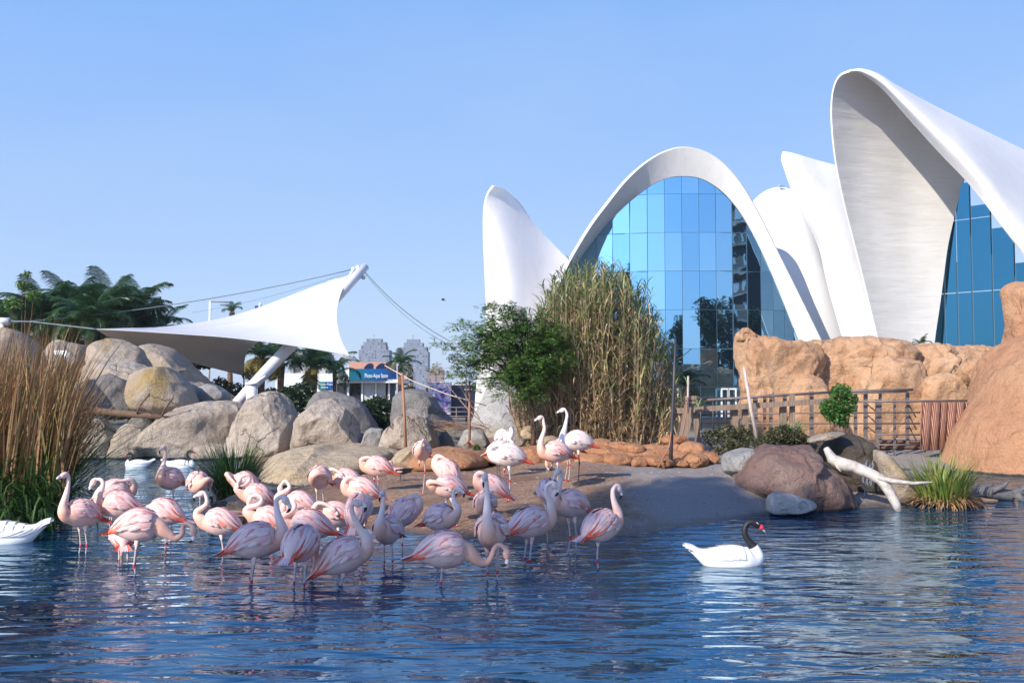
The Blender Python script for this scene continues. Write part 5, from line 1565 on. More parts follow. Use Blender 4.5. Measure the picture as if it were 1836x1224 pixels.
FR = [frond_mesh('frond', 2.9, d, seed=i) for i, d in enumerate((0.7, 1.1, 1.6, 2.3))]
FY = [frond_mesh('frond', 2.6, 2.7, mat='palm_y', seed=9)]
def palm(x, ytop, Y, label, n=18, s=1.0, seed=0, yellow=2, group='palms behind the boulders', trunk_r=0.16, spread=(0.05, 1.1)):
    r_ = random.Random(seed); crown = at(x, ytop, Y)
    gz = 0.4
    root = empty('palm_tree', (crown.x, Y, gz), label, 'palm tree', group)
    m_ = MB(); hgt = crown.z - gz
    m_.tube([Vector((0, 0, -.2)), Vector((r_.uniform(-.1, .1), 0, hgt * .5)), Vector((0, 0, hgt))], [trunk_r * 1.3, trunk_r, trunk_r * 1.15], 12); m_.build('trunk', M['bark'], root)
    for k in range(n):
        az = 2 * math.pi * (k * 0.382 + r_.uniform(-.03, .03)); ln = spread[0] + (spread[1] - spread[0]) * (k / n)
        me_ = FR[min(3, int(ln / max(spread[1], 1e-3) * 2.2 + r_.random() * 1.6))] if k < n - yellow else FY[0]
        inst('frond', me_, root, (0, 0, hgt - 0.05 + r_.uniform(-.05, .1)), (0, ln * r_.uniform(.8, 1.1), az), (s * r_.uniform(.85, 1.1),) * 3)
    return root


palm(20, 592, 44, 'dark palm at the left edge behind the brown reeds', 26, 0.75, 1, 1)
palm(70, 582, 42, 'palm behind the reeds, second from the left edge', 28, 0.8, 2, 1)
palm(130, 568, 44, 'tallest palm with upright fronds left of the canopy tip', 30, 0.85, 3, 0, spread=(0.0, 1.2))
palm(190, 572, 43, 'dense palm directly above the pointed canopy tip', 30, 0.88, 4, 1)
palm(240, 576, 45, 'palm with a long frond hanging over the lamp pole', 28, 0.85, 5, 1)
palm(160, 590, 40, 'low palm with drooping fronds beside the flat boulder', 26, 0.75, 6, 1)
palm(292, 588, 47, 'low palm sprout right behind the canopy edge', 14, 0.6, 13, 0)
palm(416, 560, 62, 'small palm top peeking over the canopy ridge', 8, 0.35, 14, 0, spread=(0, 0.7))
palm(470, 645, 46, 'yellowing palm right of the white mast under the canopy', 18, 0.72, 7, 7, spread=(0.1, 1.5))
palm(505, 650, 50, 'bushy palm behind the mast under the canopy', 18, 0.8, 8, 1)
palm(565, 662, 47, 'feathery palm in front of the white kiosk wall', 16, 0.72, 9, 2, trunk_r=0.10)
palm(600, 668, 52, 'spreading palm between the small sign and the large sign', 12, 0.6, 10, 0, trunk_r=0.10)
palm(718, 655, 50, 'palm with curved fronds right of the sign panel', 14, 0.45, 11, 2, trunk_r=0.12)
shrub('green_bush', 'leafy green bush at the left edge in front of the palms', 'shrub', balls_px([(48, 492, 9, 40), (40, 512, 12, 40), (22, 545, 18, 40), (60, 530, 13, 40)], 320), 0.09, M['acacia'], seed=12, ground=0.4)
shrub('palm_undergrowth', 'dense dark undergrowth at the foot of the palms', 'undergrowth', balls_px([(30, 600, 45, 46), (90, 600, 45, 46), (150, 600, 40, 46), (210, 595, 36, 48), (260, 600, 30, 49), (20, 565, 34, 46), (75, 570, 34, 47), (130, 565, 34, 47), (185, 565, 32, 47), (235, 575, 26, 48), (60, 640, 50, 44), (140, 640, 40, 44), (360, 640, 30, 50), (330, 630, 26, 50)], 520), 0.16, M['shrub'], seed=13, ground=0.4)
shrub('far_hedge', 'row of far green trees on the horizon left of the vault', 'hedge', balls_px([(800, 700, 12, 90), (825, 695, 14, 92), (850, 698, 13, 91), (775, 702, 12, 90), (690, 705, 15, 80), (735, 700, 12, 85)], 500), 0.25, M['olive'], seed=14, ground=0.4)
palm(1228, 690, 30, 'small palm plant beside the short pole before the glass', 12, 0.32, 15, 1, trunk_r=0.05)
palm(1652, 618, 40, 'tip of a small palm showing above the sandstone wall', 8, 0.2, 16, 0, trunk_r=0.05, spread=(0, .6))

# ---- a big shade tree standing on the near bank, left of and behind the viewpoint
st = empty('shade_tree', (-14.5, -3.0, 0.3), 'tall dense shade tree on the near bank beyond the left edge', 'tree')
rr = random.Random(77); tk = MB(); lf = MB()
tk.tube([(0, 0, -.2), (0.2, 0, 5), (0, 0.1, 10), (0, 0, 15)], [0.45, 0.38, 0.3, 0.1], 12)
for k in range(46):
    a_ = rr.uniform(0, 6.28); rd = rr.uniform(0.1, 1.35); z = rr.uniform(10.0, 15.4)
    c = Vector((math.cos(a_) * rd, math.sin(a_) * rd, z)); tk.tube([(0, 0, z - 2), c], [0.1, 0.03], 5)
    leafball(lf, c, 0.95, 230, 0.16, rr)
tk.build('trunk', M['bark'], st); tag(lf.build('crown', M['acacia'], st, smooth=False), kind='stuff')

# trees and an apartment block on the near side of the pond; the glass front mirrors them
for (x, y, h_, w_, lb) in ((24, -10, 14, 5, 'round dark tree on the near bank right of the viewpoint, mirrored in the glass'), (34, -6, 12.5, 5, 'broad dark tree beside the near apartment block, mirrored in the glass'),
                         (15, -16, 11, 4, 'dark tree straight behind the viewpoint, mirrored in the glass'), (28, -16, 13, 5, 'leafy dark tree between two round ones on the near bank, mirrored in the glass'), (40, -12, 13, 5, 'dark spreading tree in front of the near apartment block'), (44, 2, 11, 4, 'tall dark tree far right of the viewpoint, mirrored in the glass')):
    e = empty('tree', (x, y, 0.3), lb, 'tree'); tk = MB(); lf = MB(); rr = random.Random(x)
    tk.tube([(0, 0, -.2), (0.1, 0, h_ * .4), (0, 0, h_ * .8)], [0.35, 0.28, 0.1], 10)
    for k in range(26):
        a_ = rr.uniform(0, 6.28); rd = rr.uniform(0.1, 1) * w_ * .7; z = rr.uniform(0.3, 0.9) * h_
        c = Vector((math.cos(a_) * rd, math.sin(a_) * rd, z)); tk.tube([(0, 0, z - 1), c], [0.1, 0.03], 5)
        leafball(lf, c, 1.6, 150, 0.30, rr)
    tk.build('trunk', M['bark'], e); tag(lf.build('crown', M['shrub'], e, smooth=False), kind='stuff')
ab = empty('apartment_block', (52, -14, 0), 'tall dark apartment block standing beyond the right edge, mirrored in the glass', 'apartment building')
mm = MB(); mm.box((0, 0, 13.5), 12, 20, 27); mm.build('wall', plain('dark_brown_render', (0.045, 0.035, 0.035), 0.8, 0.2), ab, smooth=False)
mm = MB(); mw = MB()
for f in range(9):
    mm.box((-6.5, 0, 2.2 + f * 2.9), 1.0, 19, 0.25); 
    for k in range(8): mw.box((-6.02, -8.4 + k * 2.4, 3.6 + f * 2.9), 0.1, 1.2 if k % 2 else 0.8, 1.5)
mm.build('balconies', plain('grey_slab', (0.12, 0.12, 0.13), 0.7), ab, smooth=False); tag(mw.build('window', plain('pane_grey', (0.2, 0.25, 0.3), 0.2), ab, smooth=False), kind='stuff')

# scattered pebbles, droppings and feathers on the mud bank: nobody could count them
mb = MB(); rr = random.Random(55); cnt = 0
while cnt < 900:
    x = rr.uniform(-6, 6.5); y = rr.uniform(13.6, 21.5)
    d_ = float(pond_sd(np.array([x]), np.array([y]))[0])
    if d_ < 0.05: continue
    z = hz(x, y); s_ = rr.uniform(0.008, 0.03) * (1.6 if rr.random() < 0.06 else 1); a_ = rr.uniform(0, 3.1); fl_ = 0.25 if cnt % 3 else 0.7
    ca, sa = math.cos(a_) * s_, math.sin(a_) * s_
    c = Vector((x, y, z + 0.004))
    ring = [c + Vector((ca, sa, 0)), c + Vector((-sa * .7, ca * .7, 0)), c - Vector((ca, sa, 0)), c + Vector((sa * .7, -ca * .7, 0))]
    mb.add(ring + [c + Vector((0, 0, s_ * fl_))], [(0, 1, 4), (1, 2, 4), (2, 3, 4), (3, 0, 4)], 0 if cnt % 3 else 1); cnt += 1
tag(mb.build('bank_litter', [plain('droppings', (0.55, 0.50, 0.45), 0.9), plain('pebble_brown', (0.20, 0.14, 0.10), 0.9, 0.4)], smooth=False), 'small pebbles and pale droppings scattered on the mud bank', 'litter', kind='stuff')

# thin haze over the whole place
hb_ = MB(); hb_.box((0, 0, 21.5), 3300, 3300, 46)
hzo = hb_.build('haze', bpy.data.materials.new('haze_air'), smooth=False)
hm = hzo.data.materials[0]; hm.use_nodes = True; hn = hm.node_tree.nodes; hn.remove(hn['Principled BSDF'])
pv = hn.new('ShaderNodeVolumePrincipled'); pv.inputs['Color'].default_value = (0.80, 0.88, 1.0, 1); pv.inputs['Density'].default_value = 0.0003; pv.inputs['Anisotropy'].default_value = 0.0
hm.node_tree.links.new(pv.outputs[0], hn['Material Output'].inputs['Volume'])
tag(hzo, kind='stuff')
# ================================================================== birds
def feather_mat(name, stops, bscale=1.0, rough=0.75, emis=None):
    t = NT(name)
    tc = t.node('ShaderNodeTexCoord'); v = t.mapped((9, 40, 26), src=tc.outputs['Object'])
    n = t.noise(1.0, 4, 0.6, vec=v); n2 = t.noise(6.0, 3, vec=tc.outputs['Object'])
    c = t.ramp(t.math('ADD', t.math('MULTIPLY', n, 0.5), t.math('MULTIPLY', n2, 0.5)), stops)
    return t.out(c, rough, t.bump(n, 0.006 * bscale))


def isl_mat(name, cols, rough=0.7):
    t = NT(name); g = t.node('ShaderNodeNewGeometry')
    c = t.ramp(g.outputs['Random Per Island'], [(i / (len(cols) - 1), c) for i, c in enumerate(cols)])
    return t.out(c, rough)


M['pink0'] = feather_mat('pink_plumage', [(0.35, (0.70, 0.37, 0.30)), (0.50, (0.78, 0.50, 0.43)), (0.65, (0.84, 0.63, 0.57))])
M['neck0'] = feather_mat('pale_pink_neck', [(0.35, (0.78, 0.47, 0.38)), (0.50, (0.82, 0.58, 0.50)), (0.65, (0.85, 0.67, 0.61))], 0.3)
M['peach'] = feather_mat('peach_plumage', [(0.35, (0.74, 0.32, 0.19)), (0.55, (0.80, 0.44, 0.30)), (0.7, (0.82, 0.54, 0.42))], 0.4)

def plumage(name, a, b, chest, neck):
    t = NT(name)
    tc = t.node('ShaderNodeTexCoord'); v = t.mapped((9, 40, 26), src=tc.outputs['Object'])
    n = t.noise(1.0, 4, 0.6, vec=v); n2 = t.noise(6.0, 3, vec=tc.outputs['Object'])
    f = t.math('ADD', t.math('MULTIPLY', n, 0.5), t.math('MULTIPLY', n2, 0.5))
    c = t.ramp(f, [(0.35, a), (0.65, b)])
    sp = t.node('ShaderNodeSeparateXYZ'); t.l.new(tc.outputs['Object'], sp.inputs[0])
    cx = t.ramp(t.math('ADD', sp.outputs['X'], t.math('MULTIPLY', n2, 0.1)), [(0.13, (0, 0, 0)), (0.27, (1, 1, 1))])
    c = t.mix(t.math('MULTIPLY', cx, 0.85), c, chest)
    cz = t.ramp(t.math('ADD', sp.outputs['Z'], t.math('MULTIPLY', n2, 0.06)), [(0.08, (0, 0, 0)), (0.26, (1, 1, 1))])
    cz2 = t.ramp(sp.outputs['X'], [(0.09, (0, 0, 0)), (0.16, (1, 1, 1))])
    c = t.mix(t.math('MULTIPLY', cz, cz2), c, neck)
    return t.out(c, 0.8, t.bump(n, 0.004))


M['pink'] = plumage('pink_plumage', (0.74, 0.42, 0.35), (0.84, 0.62, 0.56), (0.80, 0.40, 0.27), (0.84, 0.62, 0.54))
M['neckpink'] = M['pink']
M['palebird'] = feather_mat('near_white_plumage', [(0.35, (0.66, 0.48, 0.43)), (0.55, (0.72, 0.59, 0.54)), (0.7, (0.74, 0.66, 0.62))])
M['paleneck'] = feather_mat('near_white_neck', [(0.35, (0.74, 0.66, 0.62)), (0.6, (0.83, 0.78, 0.75))], 0.3)
M['wingpink'] = isl_mat('pink_wing_feathers', [(0.66, 0.24, 0.22), (0.80, 0.51, 0.45), (0.74, 0.39, 0.35), (0.84, 0.62, 0.56), (0.78, 0.47, 0.42)])
M['wingpale'] = isl_mat('pale_wing_feathers', [(0.66, 0.46, 0.42), (0.75, 0.64, 0.60), (0.72, 0.57, 0.53)])
M['coral'] = isl_mat('coral_red_feathers', [(0.72, 0.07, 0.035), (0.80, 0.15, 0.09), (0.78, 0.28, 0.20)])
M['flight'] = isl_mat('dark_flight_feathers', [(0.03, 0.01, 0.012), (0.25, 0.03, 0.03)])
M['leg'] = plain('pale_grey_leg', (0.46, 0.38, 0.37), 0.5, 0.12, 30)
M['joint'] = plain('red_leg_joint', (0.60, 0.035, 0.055), 0.45, 0.15, 30)
M['legdark'] = plain('dark_leg', (0.10, 0.08, 0.08), 0.5, 0.12, 30)
M['billpale'] = plain('pale_bill', (0.72, 0.62, 0.56), 0.4, 0.05)
M['billblack'] = plain('black_bill', (0.012, 0.011, 0.012), 0.35, 0.1)
M['eye'] = plain('eye', (0.35, 0.28, 0.04), 0.2, 0.05)

# torso rings: x, z, half width, half height  (tail -> neck base)
TORSO = [(-0.300, -0.045, 0.004, 0.004), (-0.270, -0.036, 0.032, 0.026), (-0.225, -0.022, 0.070, 0.066), (-0.165, -0.004, 0.104, 0.112), (-0.09, 0.010, 0.130, 0.148),
         (0.0, 0.014, 0.142, 0.164), (0.08, 0.008, 0.134, 0.156), (0.15, -0.004, 0.108, 0.130), (0.205, -0.010, 0.074, 0.092)]
# neck paths from the chest; last point = back of head. Then bill direction handled separately
POSES = {
    'up':      [(0.245, 0, 0.030), (0.262, 0, 0.10), (0.245, 0, 0.19), (0.222, 0, 0.29), (0.222, 0, 0.38), (0.243, 0, 0.45)],
    'updown':  [(0.245, 0, 0.030), (0.262, 0, 0.10), (0.245, 0, 0.19), (0.225, 0, 0.28), (0.235, 0, 0.36), (0.275, 0, 0.39)],
    'tallup':  [(0.245, 0, 0.030), (0.255, 0, 0.11), (0.235, 0, 0.22), (0.215, 0, 0.33), (0.215, 0, 0.43), (0.235, 0, 0.50)],
    'ess':     [(0.25, 0, 0.015), (0.295, 0, 0.05), (0.30, 0, 0.11), (0.255, 0, 0.165), (0.215, 0, 0.23), (0.215, 0, 0.295), (0.25, 0, 0.34)],
    'loop':    [(0.25, 0, 0.005), (0.305, 0, 0.035), (0.30, 0, 0.09), (0.235, 0, 0.14), (0.185, 0, 0.20), (0.20, 0, 0.26), (0.255, 0, 0.275), (0.30, 0, 0.235)],
    'front':   [(0.245, 0, 0.02), (0.275, 0, 0.09), (0.255, 0, 0.17), (0.245, 0, 0.25), (0.275, 0, 0.305), (0.325, 0, 0.30)],
    'feed':    [(0.255, 0, -0.04), (0.32, 0, -0.09), (0.39, 0, -0.115), (0.445, 0, -0.06), (0.465, 0, 0.02), (0.515, 0, 0.055), (0.565, 0, 0.015)],
    'feedlow': [(0.255, 0, -0.03), (0.30, 0, -0.09), (0.33, 0, -0.17), (0.345, 0, -0.24), (0.335, 0, -0.30)],
    'between': [(0.25, 0, -0.04), (0.285, 0, -0.12), (0.275, 0, -0.21), (0.235, 0, -0.28)],
    'preen':   [(0.25, 0.01, 0.02), (0.29, 0.03, 0.07), (0.265, 0.06, 0.135), (0.20, 0.095, 0.15), (0.135, 0.125, 0.12)],
    'preenlow': [(0.25, 0.02, 0.00), (0.295, 0.05, 0.03), (0.28, 0.10, 0.055), (0.21, 0.15, 0.05), (0.12, 0.175, 0.03), (0.05, 0.175, 0.0)],
    'sleep':   [(0.245, 0.0, 0.04), (0.26, 0.02, 0.10), (0.215, 0.045, 0.145), (0.14, 0.055, 0.155), (0.07, 0.055, 0.15)],
    'tuck':    [(0.25, 0.01, 0.03), (0.275, 0.03, 0.09), (0.25, 0.045, 0.16), (0.205, 0.06, 0.20)],
}


def bird_body(pose, m, legs, zc, leg_m=(1, 2), s=1.0, fat=1.0, pitch=0.0):
    """one continuous lofted body: tail, torso, neck and head, with the legs grown from the belly. slots: 0 body 1 leg 2 joint 3 neck 4 chest"""
    mb = MB()
    jr = random.Random(int(zc * 9973) + len(pose)); ja = jr.uniform(-.05, .05); jl = jr.uniform(0.9, 1.06)
    neck = [(x + jr.uniform(-.009, .009) * min(1, i), y * m + ja * i * 0.25, (z if z < 0 else z * jl) + jr.uniform(-.008, .008) * min(1, i)) for i, (x, y, z) in enumerate(POSES[pose])]
    pts = [Vector((x, 0, z)) for x, z, w, h in TORSO] + [Vector(p) for p in neck]
    rad = [(w * fat, h * fat) for x, z, w, h in TORSO]
    nn = len(neck)
    for i in range(nn):
        r_ = 0.046 * (1 - i / (nn - 1)) ** (4.0 if pose == 'feed' else 2.3) + 0.0235 - 0.003 * (i / (nn - 1))
        rad.append((r_, r_))
    # head
    d = (pts[-1] - pts[-2]).normalized()
    if pose in ('up', 'tallup'): hd_ = Vector((0.75, 0, -0.35)).normalized()
    elif pose == 'updown': hd_ = Vector((0.5, 0, -0.85)).normalized()
    elif pose == 'ess': hd_ = Vector((0.85, 0, -0.45)).normalized()
    elif pose == 'loop': hd_ = Vector((0.12, 0, -1)).normalized()
    elif pose == 'front': hd_ = Vector((0.35, 0.25 * m, -0.9)).normalized()
    elif pose == 'feed': hd_ = Vector((0.12, 0, -1)).normalized()
    elif pose in ('feedlow', 'between'): hd_ = Vector((-0.35, 0, -0.9)).normalized()
    elif pose == 'preen': hd_ = Vector((-0.75, 0.3 * m, -0.55)).normalized()
    elif pose == 'preenlow': hd_ = Vector((-0.95, -0.1 * m, -0.2)).normalized()
    elif pose == 'sleep': hd_ = Vector((-0.95, -0.05, -0.30)).normalized()
    else: hd_ = Vector((-0.45, 0.1 * m, -0.85)).normalized()
    e = pts[-1]
    blend = (d * 0.5 + hd_ * 0.5).normalized()
    h1 = e + blend * 0.028; h2 = h1 + hd_ * 0.030; h3 = h2 + hd_ * 0.028; h4 = h3 + hd_ * 0.016
    pts += [h1, h2, h3, h4]; rad += [(0.027, 0.031), (0.030, 0.036), (0.024, 0.029), (0.016, 0.020)]
    PM = Matrix.Rotation(R(pitch), 3, 'Y')
    if pose != 'feed': pts = [PM @ p for p in pts]; hd_ = (PM @ hd_) if abs(pitch) < 14 else hd_; h2 = pts[-3]; h4 = pts[-1]
    # smooth resample
    data = [tuple(p) + tuple(r_) for p, r_ in zip(pts, rad)]
    rs = catmull(data, len(data) * 3)
    P = [Vector(q[:3]) for q in rs]; Rr = [(max(0.002, q[3]), max(0.002, q[4])) for q in rs]
    ntor = len(TORSO) * 3
    mis = [0 if i < ntor - 5 else (4 if i < ntor + 4 else 3) for i in range(len(P))]
    mb.tube(P, Rr, 16, mis=mis, flat='y')
    # legs
    def leg(sy, hipx, kneex, kneez, footx, footz, fy):
        hip = Vector((hipx, sy * 0.045, -0.125 * fat)); kn = Vector((kneex, sy * 0.045, kneez)); ft_ = Vector((footx, fy, footz))
        mid = hip.lerp(kn, 0.35)
        k = [hip + Vector((0, 0, 0.03)), mid, kn + (hip - kn) * 0.10, kn + (hip - kn) * 0.04, kn, kn + (ft_ - kn) * 0.06, kn + (ft_ - kn) * 0.13, ft_ + (kn - ft_) * 0.04, ft_]
        rr_ = [0.034, 0.0125, 0.0095, 0.0125, 0.0145, 0.0125, 0.008, 0.008, 0.009]
        mb.tube(k, rr_, 8, mis=[0, leg_m[0], leg_m[0], leg_m[1], leg_m[1], leg_m[1], leg_m[0], leg_m[1], leg_m[1]])
        for da in (-0.5, 0.0, 0.5):      # webbed toes
            mb.tube([ft_, ft_ + Vector((0.065 * math.cos(da), 0.065 * math.sin(da), -0.004))], [0.008, 0.004], 5, mi=leg_m[1])
    zf = -zc + 0.006       # ground level relative to body centre
    kz = max(-0.37, min(-0.20, zf * 0.5)) if legs != 'water' else -0.37
    if legs in ('two', 'water'):
        f = zf - (0.18 if legs == 'water' else 0)
        kz = max(-0.36, f * 0.60) if legs == 'water' else max(-0.33, f * 0.52)
        leg(1, -0.01, -0.045, kz, -0.015, f, 0.045); leg(-1, 0.01, -0.02, kz - 0.012, 0.03, f, -0.045)
    elif legs == 'one':
        leg(1 if m > 0 else -1, 0, -0.02, max(-0.33, zf * 0.52), 0.0, zf, 0.012 * m)
        mb.tube([Vector((0.03, -0.035 * m, -0.12)), Vector((0.06, -0.035 * m, -0.19)), Vector((0.055, -0.035 * m, -0.23))], [0.022, 0.012, 0.010], 8, mis=[0, leg_m[1], leg_m[1]])
    elif legs == 'onewater':
        f = zf - 0.18; leg(1 if m > 0 else -1, 0, -0.02, max(-0.36, f * 0.58), 0.0, f, 0.012 * m)
    elif legs == 'stride':
        f = zf; leg(1, 0.0, -0.07, f * 0.55, -0.10, f, 0.045); leg(-1, 0.02, 0.06, f * 0.55, 0.10, f, -0.045)
    return mb, h2, h4, hd_, Rr


def wing_mesh(side, var, seed, pale=False):
    r_ = random.Random(seed); mb = MB()
    rows = [  # (x start range, phi from top, length, width, material)
        (0.14, 0.06, 78, 92, 0.10, 0.036), ]
    def surf(x, phi, lift=0.0):
        xs = [q[0] for q in TORSO]; w = np.interp(x, xs, [q[2] for q in TORSO]); h = np.interp(x, xs, [q[3] for q in TORSO]); z = np.interp(x, xs, [q[1] for q in TORSO])
        w = max(w, 0.035); h = max(h, 0.035)
        return Vector((x, side * (w + lift) * math.sin(phi), z + (h + lift) * math.cos(phi)))
    def feather(x, phi, L, w, mi, lift=0.008, fan=0.0, drop=0.25):
        pts = []; n_ = 5
        for i in range(n_ + 1):
            f = i / n_; xx = x - L * f
            pts.append(surf(max(xx, -0.31), phi + drop * f, lift + 0.012 * f * (1 - f)) + Vector((min(0, xx + 0.31), 0, -0.12 * max(0, -0.31 - xx))))
        o = len(mb.v)
        for i, p in enumerate(pts):
            f = i / n_; ww = w * (0.55 + 0.45 * min(1, f * 3)) * (1 - max(0, (f - 0.55) / 0.45) ** 2 * 0.93) * 0.5
            dphi = ww / 0.11
            a_ = phi + drop * f
            nrm = Vector((0, side * math.sin(a_), math.cos(a_))); tan = Vector((0, side * math.cos(a_), -math.sin(a_)))
            mb.v += [tuple(p - tan * ww - nrm * 0.004), tuple(p + nrm * 0.003), tuple(p + tan * ww - nrm * 0.004)]
        for i in range(n_):
            a_ = o + 3 * i
            mb.f += [(a_, a_ + 1, a_ + 4, a_ + 3), (a_ + 1, a_ + 2, a_ + 5, a_ + 4)]; mb.m += [mi, mi]
    # long flight feathers (coral / dark) first, lowest layer
    for k in range(8):
        ph = 1.15 + 0.10 * k * 0.8; feather(-0.06 - 0.01 * k, ph * 0.98, 0.22 + r_.uniform(0, .03), 0.044, 1, 0.010, drop=0.42)
    for k in range(5): feather(-0.10 - .01 * k, 1.0 + 0.12 * k, 0.20, 0.044, 1 if r_.random() < 0.8 else 0, 0.010, drop=0.45)
    # coverts, rear rows then front rows overlap
    for row, x0 in enumerate((-0.10, -0.045, 0.01, 0.065, 0.115, 0.155)):
        nf = 9 if row < 3 else 8
        for k in range(nf):
            ph = 0.14 + (1.62 - 0.14) * (k + 0.5 * (row % 2)) / nf
            cor = 1 if (r_.random() < (0.16 if not pale else 0.05) and ph > 1.0 and row < 4) or (row == 0 and not pale and ph > 0.75 and r_.random() < 0.6) else 0
            feather(x0 + r_.uniform(-.02, .02), ph + r_.uniform(-.05, .05), 0.115 + r_.uniform(-.015, .035) - 0.008 * max(0, row - 2), 0.040, cor, 0.009 + 0.0025 * row + r_.uniform(0, 0.009), drop=0.22 + r_.uniform(-.08, .10))
    # long draping scapulars over the back
    for k in range(7):
        feather(0.06 - 0.035 * (k % 3) + r_.uniform(-.01, .01), 0.16 + 0.15 * k, 0.23, 0.036, 0, 0.022, drop=0.55)
    me = bpy.data.meshes.new('wing'); me.from_pydata(mb.v, [], mb.f)
    for m_ in (M['wingpale' if pale else 'wingpink'], M['coral'], M['flight']): me.materials.append(m_)
    me.polygons.foreach_set('material_index', mb.m); me.polygons.foreach_set('use_smooth', [True] * len(me.polygons)); me.update()
    return me


def tail_mesh():
    mb = MB()
    for k in range(9):
        a_ = (k - 4) * 0.13
        pts = [Vector((-0.24 - 0.15 * f * math.cos(a_), 0.15 * f * math.sin(a_) + 0.006 * (k - 4), -0.015 - 0.05 * f)) for f in (0, .33, .66, 1)]
        mb.ribbon(pts, 0.035, Vector((0, 1, 0.15 * (k - 4))).normalized(), 1 if k in (0, 1, 7, 8) else 0, tip=0.3)
    me = bpy.data.meshes.new('tail'); me.from_pydata(mb.v, [], mb.f)
    for m_ in (M['wingpink'], M['coral']): me.materials.append(m_)
    me.polygons.foreach_set('material_index', mb.m); me.update()
    return me


WM = {(sd, v, p): wing_mesh(sd, v, 10 + v * 3 + (sd > 0), p) for sd in (1, -1) for v in (0, 1, 2) for p in (False, True)}
TM = tail_mesh()
_bill = MB()
# bent bill: local frame x = forward out of the face, z = up
bp = [(-0.008, 0, 0.0), (0.012, 0, 0.0), (0.030, 0, -0.004), (0.044, 0, -0.016), (0.052, 0, -0.034), (0.053, 0, -0.054), (0.048, 0, -0.066)]
_bill.tube([Vector(p) for p in bp], [(0.013, 0.019), (0.013, 0.019), (0.0125, 0.018), (0.012, 0.017), (0.0105, 0.0145), (0.008, 0.010), (0.003, 0.004)], 10, mis=[0, 0, 0, 1, 1, 1, 1], flat='y')
bill_me = bpy.data.meshes.new('beak'); bill_me.from_pydata(_bill.v, [], _bill.f); bill_me.materials.append(M['billpale']); bill_me.materials.append(M['billblack'])
bill_me.polygons.foreach_set('material_index', _bill.m); bill_me.polygons.foreach_set('use_smooth', [True] * len(_bill.f)); bill_me.update()
_v, _f = ICO[3]
eye_me = bpy.data.meshes.new('eye'); eye_me.from_pydata([tuple(q * 0.0055) for q in _v], [], _f); eye_me.materials.append(M['eye']); eye_me.update()


def flamingo(px, pyc, pyf, yaw, pose, legs, label, m=1, scale=1.0, pale=False, tone=None, pitch=0.0, onland=None, zset=None, darkleg=False, seed=0, fat=1.0, bill_down=0.0):
    g = ground_hit(px, pyf)
    Yb = g.y
    c = at(px, pyc, Yb)
    zc = c.z - g.z
    root = empty('flamingo', (c.x, c.y, c.z), label, 'flamingo', 'flamingos standing in and beside the pond', rz=R(yaw))
    pitch = -8 + pitch * (1 if pitch < 0 else 0.3)
    root.scale = (scale,) * 3
    zl = zc / scale
    mb, h2, h4, hd_, _ = bird_body(pose, m, legs, zl, (1, 2), fat=fat, pitch=pitch)
    pr = (0, R(0 if pose == 'feed' else pitch), 0)
    bodym = M['palebird'] if pale else M['pink']
    neckm = M['paleneck'] if pale else M['neckpink']
    mb.build('body', [bodym, M['legdark'] if darkleg else M['leg'], M['joint'] if not darkleg else M['legdark'], neckm, neckm], root)
    v = seed % 3
    for sd in (1, -1): inst('wing', WM[(sd, v, pale)], root, rot=pr)
    inst('tail', TM, root, rot=pr)
    # beak frame: x = head direction, bend towards throat
    x_ = hd_.copy()
    if pose in ('up', 'tallup', 'ess', 'updown', 'front', 'loop', 'feed'): up_ = Vector((x_.z * -1, 0, x_.x)); up_ = Vector((-x_.z, 0, x_.x)) if x_.x >= 0 else Vector((x_.z, 0, -x_.x))
    else: up_ = Vector((0.2, 0, 1.0))
    if pose in ('feedlow', 'between'): up_ = Vector((1, 0, -0.3))
    up_ = (up_ - x_ * up_.dot(x_)).normalized(); y_ = up_.cross(x_).normalized()
    Mx = Matrix((x_, y_, up_)).transposed()
    bk = inst('beak', bill_me, root, loc=h4); bk.rotation_euler = Mx.to_euler()
    for s_ in (1, -1): inst('eye', eye_me, root, loc=h2 + y_ * 0.027 * s_ + up_ * 0.008 + x_ * 0.004)
    return root


